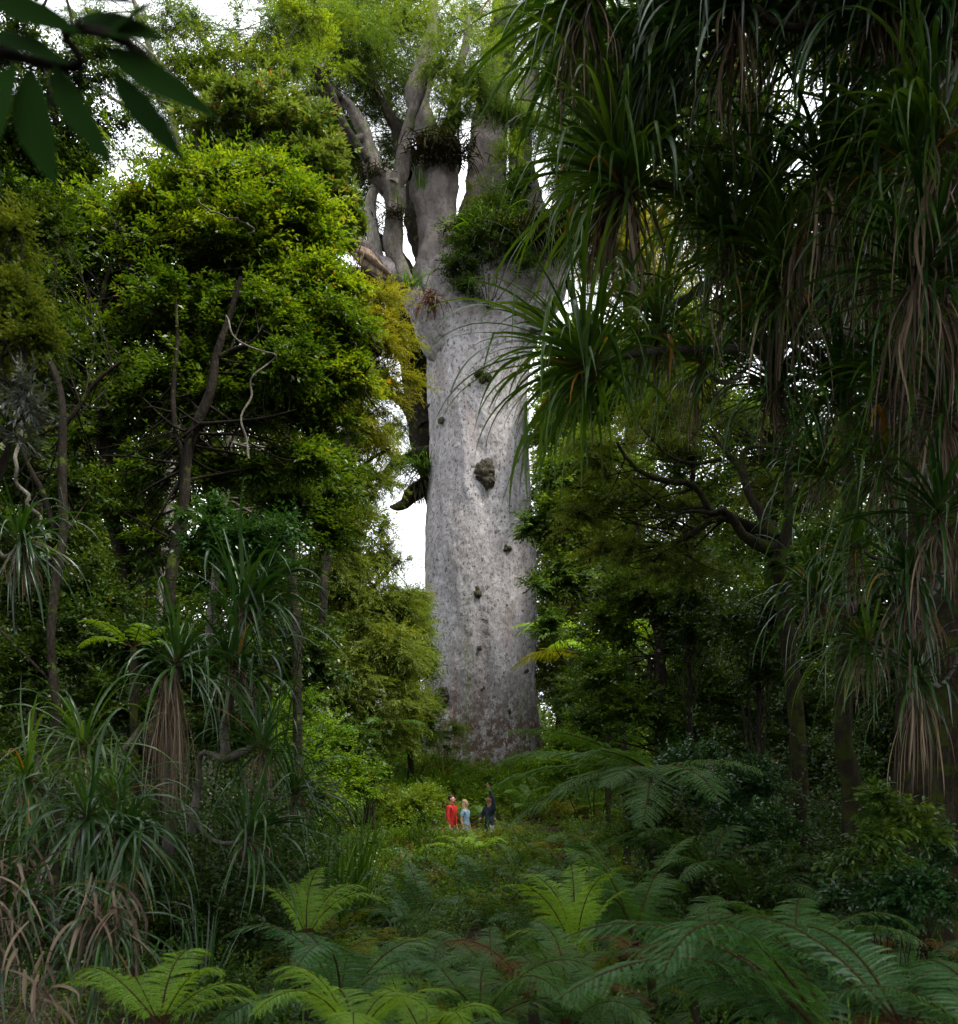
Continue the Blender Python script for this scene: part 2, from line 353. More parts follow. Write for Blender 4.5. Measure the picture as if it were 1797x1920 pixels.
# domed top inside the fork
cap = MB(); 
t = NT('giant trunk bark'); ps = t.pos()
def mp(scale, rot=(0, 0, 0), loc=(0, 0, 0)):
    m = t.n('ShaderNodeMapping'); m.inputs['Scale'].default_value = scale; m.inputs['Rotation'].default_value = rot; m.inputs['Location'].default_value = loc; t.l(ps, m.inputs['Vector']); return m.outputs[0]
big = t.noise(.55, 5, mp((1, 1, .45), (0, .25, 0)), .6)
streak = t.noise(2.2, 6, mp((1, 1, .4), (0, .5, 0)), .65)
fl = t.noise(5, 8, mp((1, 1, .8)), .82)
speck = t.noise(8.5, 5, mp((1, 1, .75)), .85)
vor = t.n('ShaderNodeTexVoronoi'); vor.inputs['Scale'].default_value = 7; vor.inputs['Randomness'].default_value = 1; t.l(mp((1, 1, .7)), vor.inputs['Vector'])
f = t.math('ADD', t.math('MULTIPLY', big, .28), t.math('ADD', t.math('MULTIPLY', streak, .17), t.math('MULTIPLY', fl, .55)))
col = t.ramp(f, [(.35, (.105, .092, .088)), (.44, (.24, .222, .222)), (.53, (.38, .362, .370)), (.64, (.58, .57, .585))])
col = t.mix(t.ramp(t.noise(.9, 3, mp((1, 1, .35), (0, .5, 0), (3, 1, 2)), .6), [(.54, 0.0), (.74, .40)]), col, (.22, .16, .14))     # warm flaked patches
col = t.mix(t.ramp(speck, [(.40, .95), (.455, 0.0)]), col, (.045, .036, .033))                                                    # dark pits
col = t.mix(t.ramp(vor.outputs['Distance'], [(.0, .35), (.16, 0.0)]), col, (.08, .062, .055))
sepz = t.n('ShaderNodeSeparateXYZ'); t.l(ps, sepz.inputs[0]); Z = sepz.outputs[2]; Xp = sepz.outputs[0]
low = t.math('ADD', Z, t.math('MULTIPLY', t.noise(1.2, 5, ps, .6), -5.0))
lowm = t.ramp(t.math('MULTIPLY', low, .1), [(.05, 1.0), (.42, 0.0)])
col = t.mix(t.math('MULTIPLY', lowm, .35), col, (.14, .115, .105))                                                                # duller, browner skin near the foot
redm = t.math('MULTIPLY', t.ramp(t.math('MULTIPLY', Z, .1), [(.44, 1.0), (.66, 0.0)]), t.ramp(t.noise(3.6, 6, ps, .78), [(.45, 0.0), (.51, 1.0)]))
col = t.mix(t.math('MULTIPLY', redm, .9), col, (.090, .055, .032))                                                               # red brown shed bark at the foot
whm = t.math('MULTIPLY', t.ramp(t.math('MULTIPLY', Z, .1), [(.45, 1.0), (.85, 0.0)]), t.ramp(t.noise(7, 5, mp((1, 1, .5), (0, 0, 0), (8, 0, 0)), .8), [(.57, 0.0), (.62, 1.0)]))
col = t.mix(t.math('MULTIPLY', whm, .7), col, (.55, .55, .53))                                                                    # white lichen flecks
def streakmask(x0, w_, z0, z1, sc_):
    dx = t.math('ABSOLUTE', t.math('ADD', t.math('SUBTRACT', Xp, x0), t.math('MULTIPLY', t.math('SUBTRACT', t.noise(.7, 4, ps), .5), .35)))
    a = t.ramp(t.math('DIVIDE', dx, w_), [(.3, 1.0), (1.0, 0.0)])
    b = t.math('MULTIPLY', t.math('GREATER_THAN', Z, z0), t.ramp(t.math('DIVIDE', Z, z1), [(.6, 1.0), (1.0, 0.0)]))
    return t.math('MULTIPLY', t.math('MULTIPLY', a, b), t.ramp(t.noise(sc_, 5, ps, .8), [(.44, 0.0), (.54, 1.0)]))
col = t.mix(t.math('MULTIPLY', streakmask((878 - CX) * K, .16, 3.2, 10.5, 12), .8), col, (.085, .115, .03))                          # green creeping moss streak
col = t.mix(t.math('MULTIPLY', streakmask((975 - CX) * K, .3, 3.2, 8.5, 10), .5), col, (.10, .12, .045))
col = t.mix(t.math('MULTIPLY', streakmask((855 - CX) * K, .10, 3.0, 8.5, 6), .8), col, (.19, .085, .045))
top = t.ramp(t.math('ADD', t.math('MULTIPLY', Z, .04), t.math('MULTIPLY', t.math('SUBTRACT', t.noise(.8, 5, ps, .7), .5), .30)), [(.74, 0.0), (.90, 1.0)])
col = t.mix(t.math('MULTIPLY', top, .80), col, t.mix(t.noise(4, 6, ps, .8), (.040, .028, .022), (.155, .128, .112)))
h = t.math('ADD', t.math('MULTIPLY', fl, .6), t.math('ADD', t.math('MULTIPLY', speck, .25), t.math('MULTIPLY', streak, .8)))
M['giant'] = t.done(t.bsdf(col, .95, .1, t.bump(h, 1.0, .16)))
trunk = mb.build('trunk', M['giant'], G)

def px_limb(mb, pts, Y, n=None, sides=28, rough=.16, flute=.1, seed=0, mi=0):
    pts = np.array(pts, float); yy = np.interp(np.linspace(0, 1, len(pts)), np.linspace(0, 1, np.size(Y)), np.atleast_1d(Y))
    A = np.array([np.r_[P(p[0], p[1], y), p[2] * y / F] for p, y in zip(pts, yy)])
    n = n or max(12, int(np.linalg.norm(np.diff(A[:, :3], axis=0), axis=1).sum() / .16))
    c = curve(A, n); c[:, :3] += np.stack([np.sin(np.arange(n) * .6 + seed) * .02, np.cos(np.arange(n) * .43 + seed) * .02, 0 * np.arange(n)], 1)
    tube(mb, c[:, :3], np.maximum(c[:, 3], .004), sides, mi, rough, seed, 2.2, flute=flute); return c
def limb(pts, Y, seed, mat='limb', sides=40, rough=.22, flute=.1, label=None, name='limb'):
    pts = [(p[0], p[1], p[2] * (1.35 if p[2] < 20 else 1.0)) for p in pts]; m = MB(); c = px_limb(m, pts, Y, None, sides, rough, flute, seed); o = m.build(name, M[mat], G)
    if label: o['label'] = label
    return c
GL = []
GL.append(limb([(880, 770, 12), (862, 690, 38), (842, 610, 54), (828, 545, 48), (822, 490, 40), (826, 430, 36), (815, 375, 41), (824, 320, 38), (828, 288, 36), (806, 262, 26), (790, 215, 20), (786, 170, 16), (800, 110, 11), (812, 40, 7), (818, -40, 5)], [34.6, 34.0, 33.6, 33.6, 33.6, 33.7, 33.8, 33.8, 33.9, 34, 34, 34, 34, 34, 34], 1, 'giant', 72, .24, label='thick upright limb with swollen rings'))
GL.append(limb([(826, 580, 22), (812, 500, 30), (800, 440, 30), (790, 395, 28), (784, 340, 20), (784, 290, 14)], [35, 35.3], 2, 'bark', 48, .3))
GL.append(limb([(870, 740, 10), (845, 690, 26), (822, 640, 31), (802, 600, 28), (783, 570, 23), (762, 536, 20), (738, 514, 17), (712, 498, 14), (690, 470, 11), (655, 448, 9), (625, 430, 7), (590, 428, 4)], [34.3, 33.9, 33.4, 33.1, 33, 33, 33, 33, 32.8, 32.6, 32.4, 32.4], 3, 'giant', 40, .2, label='lower curved limb reaching out to the side'))
GL.append(limb([(768, 545, 14), (752, 512, 13), (738, 470, 13), (739, 420, 13), (740, 380, 14), (736, 350, 16), (715, 335, 15), (700, 318, 13), (692, 282, 11), (680, 245, 9), (664, 212, 7.5), (640, 186, 6.5), (600, 172, 5), (560, 176, 3)], [32.8, 32.6], 4, 'limb', 44, .26))
GL.append(limb([(738, 352, 12), (750, 322, 11), (758, 285, 10), (764, 245, 8), (775, 205, 7), (792, 165, 5), (800, 120, 3.5)], [32.6, 33], 5, 'limb', 30, .26))
GL.append(limb([(708, 506, 11), (702, 460, 9), (699, 420, 8.5), (694, 380, 7.5), (704, 350, 6), (716, 338, 5)], [33.4], 6, 'palebark', 20, .15))
GL.append(limb([(905, 640, 60), (902, 540, 62), (900, 450, 50), (910, 380, 40), (913, 320, 36), (916, 270, 35), (924, 200, 30), (938, 120, 26), (946, 40, 18), (950, -40, 12)], [35.8, 36.4], 7, 'giant', 90, .12, label='pale central limb rising behind the perched greenery'))
GL.append(limb([(925, 700, 14), (965, 630, 36), (998, 570, 46), (1012, 510, 44), (1004, 450, 36), (992, 400, 30), (984, 340, 25), (978, 280, 20), (984, 200, 14), (1004, 120, 9)], [34.6, 34.3, 33.9, 33.7, 33.8, 34.2, 34.5, 34.6, 34.6, 34.6], 8, 'giant', 60, .24))
GL.append(limb([(950, 660, 10), (1000, 600, 24), (1026, 555, 28), (1046, 505, 25), (1056, 455, 20), (1062, 400, 17), (1075, 340, 13), (1095, 270, 9), (1120, 200, 6)], [34.6, 34.8], 9, 'giant', 44, .2))
GL.append(limb([(812, 960, 6), (800, 880, 12), (790, 800, 19), (782, 720, 24), (770, 650, 30), (758, 590, 31), (744, 550, 24), (716, 528, 17), (680, 518, 12), (640, 515, 8)], [36.4, 36.2], 10, 'bark', 48, .2, label='dark limb behind the edge of the trunk'))
GL.append(limb([(806, 846, 8), (786, 850, 8), (766, 860, 7), (744, 866, 6), (728, 884, 5), (716, 904, 3.5), (700, 912, 2)], [35.6, 35.4], 11, 'bark', 14, .15))
GL.append(limb([(808, 900, 12), (788, 916, 11), (770, 930, 9.5), (758, 946, 7.5), (742, 951, 5), (731, 950, 2)], [35.2], 12, 'mossbark', 20, .2))
GL.append(limb([(792, 800, 13), (774, 776, 11), (757, 752, 8), (738, 742, 6), (712, 738, 4), (690, 742, 2.5)], [36], 13, 'bark', 16, .18))
GL.append(limb([(996, 925, 8), (1012, 938, 5), (1024, 943, 4), (1036, 950, 2)], [35], 14, 'bark', 12, .15))
GL.append(limb([(1052, 490, 7), (1064, 525, 5), (1076, 560, 4), (1088, 592, 2.5)], [34.6, 33.8], 15, 'bark', 12, .1))
GL.append(limb([(640, 186, 6), (560, 120, 5), (480, 100, 4), (400, 108, 3), (330, 120, 2)], [32.4, 30], 16, 'bark', 12, .1))
GL.append(limb([(690, 300, 6), (650, 240, 5), (600, 130, 4.5), (540, 40, 3.5), (520, -40, 3)], [32.4, 31], 17, 'bark', 12, .1))
GL.append(limb([(770, 520, 10), (745, 480, 9), (715, 455, 8), (690, 430, 7), (668, 400, 6), (655, 360, 5), (640, 320, 4), (615, 290, 3)], [33.6, 34.4], 18, 'bark', 18, .2))
GL.append(limb([(770, 330, 12), (752, 290, 10), (744, 240, 8), (722, 200, 6), (700, 150, 5), (690, 90, 3)], [35, 35], 19, 'bark', 18, .2))
GL.append(limb([(822, 300, 16), (838, 250, 12), (852, 210, 9), (858, 150, 7), (872, 90, 5), (880, 30, 3)], [34, 34.4], 20, 'limb', 22, .2))
GL.append(limb([(650, 448, 8), (640, 400, 6), (630, 370, 5), (622, 330, 3.5)], [32.5, 32.6], 22, 'limb', 14, .2))
GL.append(limb([(690, 255, 7), (668, 262, 6), (640, 255, 5), (612, 262, 3)], [32.6, 32.4], 23, 'limb', 14, .2))
# broken dead limb with splinters
m = MB(); c = px_limb(m, [(730, 522, 9), (706, 500, 11), (690, 484, 12), (668, 470, 9), (648, 458, 5)], [32.2, 31.8], None, 30, .5, .5, 21)
r_ = rs(5); B = P(676, 476, 31.9) + r_.randn(26, 3) * [.28, .1, .12]
straps(m, B, np.tile([[-.2, -.2, -1]], (26, 1)) + r_.randn(26, 3) * .4, r_.uniform(.25, .9, 26), .05, .2, 4, rng=r_)
o = m.build('broken_limb', M['deadwood'], G); o['label'] = 'splintered pale dead limb stub'

# burls on the trunk
def trunk_point(px, pyy):
    L_ = np.interp(pyy, prof[::-1, 0], prof[::-1, 1]); R_ = np.interp(pyy, prof[::-1, 0], prof[::-1, 2])
    r0 = (R_ - L_) / 2 * K; xc = ((L_ + R_) / 2 - CX) * K
    y = TY - r0
    for _ in range(6):
        x = (px - CX) * y / F; u = np.clip((x - xc) / r0, -.99, .99); y = TY - math.sqrt(1 - u * u) * r0
    zb = CZ + (HY - pyy) * y / F
    return np.array([x, y, zb]), unit(np.array([x - xc, y - TY, 0.]))
M['burl'] = bark_mat('knotted burl', (.014, .011, .008), (.050, .042, .032), (.13, .115, .095), 9, .25, 1)
def lump(mb, c, r, seed, amp=.35, freq=2.2, nu=26, nv=18):
    th = np.linspace(0, 2 * math.pi, nu, endpoint=False); ph = np.linspace(.02, math.pi - .02, nv); vs = []
    for p_ in ph:
        for a in th:
            d = Vector((math.sin(p_) * math.cos(a), math.sin(p_) * math.sin(a), math.cos(p_)))
            f = 1 + amp * mn.noise(d * freq + Vector((seed, 0, 0))) + amp * .6 * mn.noise(d * freq * 3 + Vector((0, seed, 0)))
            vs.append((c[0] + d.x * r[0] * f, c[1] + d.y * r[1] * f, c[2] + d.z * r[2] * f))
    i = np.arange(nv - 1)[:, None] * nu; j = np.arange(nu)[None]; j2 = (j + 1) % nu
    mb.add(vs, np.stack([i + j, i + j2, i + nu + j2, i + nu + j], -1).reshape(-1, 4))
for n_, (x, y, rx, ry, many) in enumerate([(910, 886, 17, 22, 9), (952, 1026, 9, 9, 3), (897, 1107, 9, 11, 3), (829, 787, 8, 8, 3), (830, 1308, 17, 19, 6), (906, 706, 15, 12, 5),
        (989, 1256, 5, 6, 2), (944, 1263, 5, 5, 2), (906, 1292, 4, 5, 2), (906, 1053, 5, 5, 2), (851, 1095, 4, 5, 2), (958, 960, 4, 5, 2), (802, 758, 5, 5, 2), (880, 720, 3, 3, 1), (900, 1215, 4, 5, 1), (955, 1335, 5, 5, 1)]):
    p_, nn = trunk_point(x, y); m = MB(); r_ = rs(n_ + 40)
    for q in range(many):
        o_ = r_.uniform(-1, 1, 3) * [.55, .2, .62] if many > 1 else np.zeros(3)
        s_ = r_.uniform(.35, .62) if many > 1 else .8
        lump(m, p_ - nn * .04 + o_ * np.array([rx * K, .3 * rx * K, ry * K]), (rx * K * s_ * 1.05, rx * K * s_ * .9, ry * K * s_ * 1.05), n_ * 7 + q, .5, 2.4, 22 if many < 4 else 30, 14 if many < 4 else 20)
    b_ = m.build('burl', M['burl'], G)
    if n_ == 0: b_['label'] = 'largest knotted burl half way up the trunk'

# ------------------------------------------------------------------ trees
DENS = 2.1
def crown_mb(skel, lobes, kind, rng, scale=1.0, mb=None, wood=None, branch=True, mi=0, flat=.6):
    mb = mb or MB(); S_ = np.concatenate(skel) if skel else None
    for lb in lobes:
        px, pyy, Y_, rx, ry, n = lb[:6]; kd = lb[6] if len(lb) > 6 else kind; mi_ = lb[7] if len(lb) > 7 else mi
        n = int(n * DENS); c = P(px, pyy, Y_); k = Y_ / F; ax = np.array([rx * k, min(rx, ry * 1.2) * k * .9, ry * k])
        m_ = max(3, n // 16); d = unit(rng.randn(m_, 3)); rad = rng.uniform(.15, 1, m_) ** .5
        sub = c + d * (rad * rng.uniform(.55, 1.35, m_))[:, None] * ax; sr = .34 * float((ax[0] * ax[2]) ** .5) * rng.uniform(.6, 1.3, m_)
        per = max(4, n // m_); idx = np.repeat(np.arange(m_), per); q = unit(rng.randn(len(idx), 3)); q[:, 2] = np.abs(q[:, 2]) * .9 - .25
        C = sub[idx] + q * (sr[idx] * (rng.uniform(.2, 1.0, len(idx)) + np.abs(rng.randn(len(idx))) * .28))[:, None] * [1, 1, min(1, flat + .25)]
        D = unit(q + .5 * unit(sub[idx] - c) + rng.randn(len(idx), 3) * .35 + [0, 0, .15])
        cl = np.clip(rng.rand(m_)[idx] * .6 + rng.rand(len(idx)) * .4, 0, 1)
        sprays(mb, C, D, kd, rng, cl, scale, mi_)
        if wood is not None:
            w_ = min(len(C), 260); s_ = rng.choice(len(C), w_, replace=False); A = sub[idx[s_]]
            thin_sticks(wood, A, C[s_], .006 * scale)
            if S_ is not None and branch:
                for e in sub[:8]:
                    dd = np.linalg.norm(S_[:, :3] - e, axis=1) + np.maximum(0, S_[:, 2] - e[2]) * .8; b = S_[np.argsort(dd)[rng.randint(0, min(22, len(S_)))]]
                    if dd.min() > 1.6 + Y_ * .03: continue
                    mid = (b[:3] + e) / 2 + rng.randn(3) * .12 * dd.min() ** .5 - [0, 0, .06 * dd.min()]
                    cc = curve([b[:3], mid, e], 8); tube(wood, cc, np.linspace(min(b[3] * .4, .020), .004, 8), 5)
    return mb

def tree(label, cat, stems, lobes, kind, mat, bark, seed, scale=1.0, name='tree', group=None, mats=None, extra=None, branch=True, base=None, rough=.12, twigs=True, flat=.6, dens=1.):
    lobes = [tuple(l[:5]) + (l[5] * dens,) + tuple(l[6:]) for l in lobes]
    """stems: [([(px,py,r_px)...], Y or (Y0,Y1))], the first one starts at the ground"""
    rng = rs(seed); skel = []; wood = MB(); mats = mats or [M[mat]]
    for n_, (pts, Y_) in enumerate(stems): skel.append(px_limb(wood, pts, Y_, None, 14, rough, .08, seed + n_))
    b = skel[0][0, :3].copy() if skel else P(lobes[0][0], lobes[0][1], lobes[0][2])
    if base is not None: b = np.array(base, float)
    elif skel: b[2] = max(float(gz(b[0], b[1])), b[2] - .5)
    o = thing(name, label, cat, b, group)
    # carry the first stem down into the ground
    if skel:
        a = skel[0][0]; g = float(gz(a[0], a[1])) - .2
        if a[2] > g + .1: tube(wood, curve([[a[0] + rng.randn() * .05, a[1], g], a[:3]], 6), np.linspace(a[3] * 1.3, a[3], 6), 12, rough=.1)
    mb = crown_mb(skel, lobes, kind, rng, scale, None, wood if twigs else None, branch, 0, flat)
    if wood.n: wood.build('trunk', M[bark], o)
    mb.build('crown', mats, o)
    return o

# crown of the giant tree
r_ = rs(77); mb = MB(); wd = MB()
sk = [c for c in GL]
crown_mb(sk, [(640, 90, 34, 120, 60, 1100), (690, 20, 36, 130, 50, 800), (760, 90, 37, 100, 70, 700), (700, 150, 36, 90, 30, 500), (600, 190, 36, 60, 40, 300), (650, 270, 37, 40, 45, 300, 'needle'), (725, 225, 37.5, 60, 40, 260, 'needle'),
              (860, 30, 36, 90, 60, 420), (880, 150, 32.6, 60, 36, 300), (935, 200, 33.4, 40, 22, 160), (960, 110, 36, 90, 60, 420), (1020, 40, 35, 90, 60, 380), (1030, 190, 36, 50, 50, 200), (1000, 230, 33.4, 40, 30, 160),
              (560, 10, 35, 120, 40, 350), (665, 350, 37.5, 46, 50, 380, 'needle'), (740, 300, 38, 40, 40, 260), (620, 270, 36, 50, 50, 300, 'needle'), (640, 420, 37, 40, 40, 200, 'needle'), (700, 470, 38, 26, 26, 60), (660, 420, 37, 30, 24, 120, 'needle'), (850, 225, 32.6, 34, 16, 90), (560, 90, 33, 70, 40, 260)],
         'fine', r_, 1.5, mb, wd)
crown_mb(None, [(820, 100, 32.4, 34, 95, 170, 'fine', 1), (845, 205, 32.6, 40, 36, 120, 'fine', 1), (960, 290, 33, 30, 36, 80, 'fine', 1), (700, 30, 32, 150, 40, 150, 'fine', 1), (990, 230, 34, 40, 50, 90, 'fine', 1), (900, 130, 32.4, 80, 80, 130, 'fine', 1), (600, 120, 31.8, 90, 60, 90, 'fine', 1)], 'fine', r_, 1.5, mb, None)
wd.build('twigs', M['bark'], G); mb.build('crown', [M['upper'], M['upbright']], G)
crown_mb
mb = MB(); crown_mb(None, [(755, 860, 35.6, 40, 18, 120), (730, 905, 35.4, 26, 12, 60), (745, 800, 36.5, 40, 22, 130), (765, 760, 36.5, 22, 14, 50)], 'fine', r_, 1.5, mb, None)
mb.build('lower_foliage', M['upper'], G)

# plants perched in the fork and on the limbs
def bush(label, lobes, kind, mat, seed, scale=1., name='shrub', cat='shrub', group=None, wood='bark', mats=None, flat=.8, base=None):
    rng = rs(seed); wd = MB(); c = np.array([P(*l[:3]) for l in lobes]); b = c.mean(0); b[2] = c[:, 2].min() - lobes[0][4] * lobes[0][2] / F * .8
    if base is not None: b = np.array(base)
    o = thing(name, label, cat, b, group)
    for l in c: tube(wd, curve([b, (b + l) / 2 + rng.randn(3) * .05, l], 6), np.linspace(.012, .005, 6) * scale, 5)
    mb = crown_mb(None, lobes, kind, rng, scale, None, wd, False, 0, flat)
    wd.build('stem', M[wood], o); mb.build('foliage', mats or [M[mat]], o); return o
bush('round green shrub perched in the main fork of the giant tree', [(905, 450, 32.2, 50, 46, 330), (875, 500, 32.1, 34, 34, 220), (925, 410, 32.4, 44, 36, 240), (935, 485, 32.2, 30, 30, 140), (875, 540, 32.0, 18, 16, 60), (870, 440, 32.4, 26, 50, 160), (960, 470, 32.0, 30, 20, 110), (990, 490, 32.0, 22, 14, 50)], 'small', 'dark', 81, 1.7)
bush('thin pale green shrub above the fork against the central limb', [(905, 395, 33.4, 42, 20, 110), (890, 365, 33.8, 30, 24, 40)], 'fine', 'olive', 82, 1.4)
bush('dark ragged bush on the inner side of the fork', [(965, 385, 33.2, 20, 46, 260), (975, 335, 33.4, 16, 26, 120)], 'small', 'dark', 83, 1.6)
def tuft(label, px, pyy, Y_, n, Lm, seed, mat='moss', wdt=.03, spread=1., up=.2, name='hanging_tuft', droop=2.6, rx=.3):
    rng = rs(seed); b = P(px, pyy, Y_); o = thing(name, label, 'epiphyte', b); mb = MB()
    a = rng.uniform(0, 2 * math.pi, n); D = np.stack([np.cos(a) * spread, np.sin(a) * spread, rng.uniform(-.4, .6, n) + up], 1)
    B = b + rng.randn(n, 3) * [rx, rx * .6, .12]; B[:, 2] -= .05
    straps(mb, B, D, Lm * rng.uniform(.4, 1.2, n), wdt, droop, 6, rng=rng, wav=.3, clump=rng.rand(n))
    mb.build('leaf_tuft', M[mat], o); return o
tuft('shaggy dark tuft ringing the upright limb below its crook', 825, 282, 32.6, 520, 1.0, 91, wdt=.045, rx=.65)
tuft('dark spiky tuft on the side of the upper crook', 795, 262, 32.9, 130, .9, 92, spread=1.2)
tuft('shaggy black beard hanging under the fork toward the outer limb', 985, 450, 32.3, 700, 1.8, 93, wdt=.05, rx=.7)
tuft('dark beard of moss on the outer spreading limb', 1040, 420, 33.2, 420, 1.6, 94, wdt=.05, rx=.45)
tuft('round mop of strap leaves hanging from the low side branch', 790, 880, 34.3, 170, 1.35, 95, 'strap', .05, 1.2, .6, rx=.2)
tuft('brown dead skirt under the low side branch mop', 792, 905, 34.5, 260, 1.2, 96, 'moss', .04, .8, -.3, rx=.28)
tuft('ragged beard in the crook of the pale vertical branch', 690, 430, 33.8, 220, 1.1, 97, rx=.4)
tuft('mossy fringe hanging from the dark limb behind', 755, 620, 35, 320, 1.6, 98, rx=.45)
tuft('dark fringe at the foot of the dark limb above the sky gap', 764, 665, 35, 260, 1.3, 99, rx=.35)
tuft('dry straw tuft in the notch of the main limbs', 805, 560, 32.0, 110, .9, 100, 'deadfern', .03, .9, -.2, rx=.18)
tuft('small green strap plant standing between two upright limbs', 788, 352, 33.2, 34, 1.15, 101, 'sedge', .05, .4, 1.2, droop=.8, rx=.1)
tuft('green grassy tuft in the crook of the lower limb', 775, 530, 32.2, 60, .7, 102, 'sedge', .04, .9, .9, droop=1.5, rx=.25)
tuft('small rusty tuft growing on the upper trunk burl', 906, 698, 32.2, 60, .5, 103, 'moss', .025, 1, .3, rx=.15)
tuft('mossy beard on the curve of the long forking limb', 742, 400, 32.3, 120, .7, 105, rx=.2)
tuft('dark moss pad where the long limb forks', 700, 322, 32.3, 160, .7, 106, rx=.35)
tuft('grassy fringe hanging over the lip of the fork', 905, 425, 31.8, 120, .9, 104, 'sedge', .035, 1, .3, rx=.6)
# ------------------------------------------------------------------ trees on the left of the clearing
tree('bright green broadleaf tree with several thin dark stems and a sunlit yellow green top', 'tree',
     [([(285, 1420, 17), (268, 1290, 16), (250, 1180, 15), (228, 1060, 14), (212, 960, 14), (200, 870, 12), (192, 780, 10), (190, 690, 8), (186, 600, 6), (210, 500, 4), (240, 400, 2)], (10.4, 11)),
      ([(215, 1000, 11), (180, 880, 10), (150, 800, 8), (112, 735, 7), (86, 690, 5), (60, 600, 3)], (10.8, 10.4)),
      ([(200, 860, 9), (170, 780, 7), (152, 700, 6), (148, 600, 4), (160, 480, 2)], (11, 11.6)),
      ([(190, 700, 6), (230, 560, 5), (300, 470, 4), (420, 400, 2.5)], (11, 10.6))],
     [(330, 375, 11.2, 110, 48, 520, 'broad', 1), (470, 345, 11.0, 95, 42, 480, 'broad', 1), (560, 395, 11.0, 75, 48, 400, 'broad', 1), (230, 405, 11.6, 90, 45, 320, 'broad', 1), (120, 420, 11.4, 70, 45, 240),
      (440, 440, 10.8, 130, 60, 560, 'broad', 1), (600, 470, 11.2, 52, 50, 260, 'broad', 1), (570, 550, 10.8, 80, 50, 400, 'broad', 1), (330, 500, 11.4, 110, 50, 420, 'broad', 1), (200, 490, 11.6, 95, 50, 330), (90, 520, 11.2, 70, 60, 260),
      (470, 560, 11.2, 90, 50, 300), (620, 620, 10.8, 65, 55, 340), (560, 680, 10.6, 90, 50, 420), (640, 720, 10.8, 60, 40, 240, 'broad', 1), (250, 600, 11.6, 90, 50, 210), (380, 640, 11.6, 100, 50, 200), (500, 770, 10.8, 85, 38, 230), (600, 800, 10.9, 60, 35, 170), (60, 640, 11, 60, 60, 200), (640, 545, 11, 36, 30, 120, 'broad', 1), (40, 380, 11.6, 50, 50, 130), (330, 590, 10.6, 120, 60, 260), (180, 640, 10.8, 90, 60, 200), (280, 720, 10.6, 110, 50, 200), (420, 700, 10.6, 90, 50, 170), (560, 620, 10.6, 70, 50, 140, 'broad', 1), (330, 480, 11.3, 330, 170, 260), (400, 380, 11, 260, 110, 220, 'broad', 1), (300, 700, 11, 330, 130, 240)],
     'broad', None, 'bark', 101, .78, dens=.85, mats=[M['green'], M['bright']], flat=1.)  # sunlight on the crown is painted in: lit lobes use yellower, lighter leaves
tree('leaning thin tree forking low with dark glossy leaves under the bright green crown', 'tree',
     [([(300, 1330, 13), (318, 1180, 12), (326, 1060, 11), (340, 950, 11), (348, 870, 11), (372, 800, 10), (392, 740, 9), (404, 670, 8), (430, 600, 6), (450, 520, 4)], (9.8, 10)),
      ([(346, 872, 6), (332, 800, 5), (326, 720, 4.5), (328, 640, 3.5), (330, 560, 2)], (9.9, 10.2)), ([(404, 680, 6), (440, 655, 5), (470, 640, 4), (500, 610, 2.5)], (10, 9.8)), ([(378, 795, 4), (420, 790, 3), (500, 782, 2), (560, 770, 1.5)], 9.8)],
     [(400, 760, 10.4, 90, 50, 150), (300, 740, 10.6, 90, 60, 150), (540, 690, 10, 70, 40, 150), (470, 590, 10.4, 80, 40, 160), (560, 860, 10.4, 70, 36, 170), (470, 880, 10.4, 60, 36, 120), (230, 760, 10.8, 70, 60, 110), (280, 850, 10.4, 80, 50, 110), (200, 950, 10.6, 80, 50, 110), (380, 900, 10.6, 70, 50, 90), (300, 1020, 10.4, 90, 50, 110), (120, 860, 10.6, 80, 60, 100)],
     'broad', 'green', 'bark', 102, .8, flat=.7)
tree('slim tree with a pale lichen spotted stem among the dark foliage', 'tree',
     [([(392, 1180, 8), (412, 1040, 8), (420, 920, 8), (428, 860, 8), (440, 800, 7), (452, 740, 5), (462, 660, 4), (480, 560, 2)], (12.6, 13))],
     [(500, 620, 13, 60, 50, 130), (440, 560, 13, 60, 50, 120), (590, 920, 12.5, 60, 50, 170), (640, 880, 13, 50, 60, 150)], 'broad', 'green', 'palebark', 103, .9)
tree('dark spindly tree nearest the edge with bent stems and drooping twigs', 'tree',
     [([(110, 1330, 8), (98, 1180, 8), (104, 1060, 8), (118, 980, 8), (122, 880, 8), (116, 780, 7), (100, 700, 6), (70, 620, 5), (40, 520, 3)], (8, 8.4)),
      ([(116, 1010, 6), (80, 930, 5), (45, 860, 4), (30, 760, 3)], 8.2), ([(118, 800, 5), (160, 740, 4), (230, 680, 3)], 8.3)],
     [(40, 560, 8.6, 60, 60, 130), (70, 420, 9, 60, 60, 130), (150, 700, 9, 80, 60, 90), (40, 740, 8.6, 60, 60, 110), (60, 900, 9, 60, 60, 110), (40, 1080, 9, 50, 60, 100), (160, 920, 9.2, 60, 60, 70)], 'small', 'dark', 'bark', 104, 1.0)
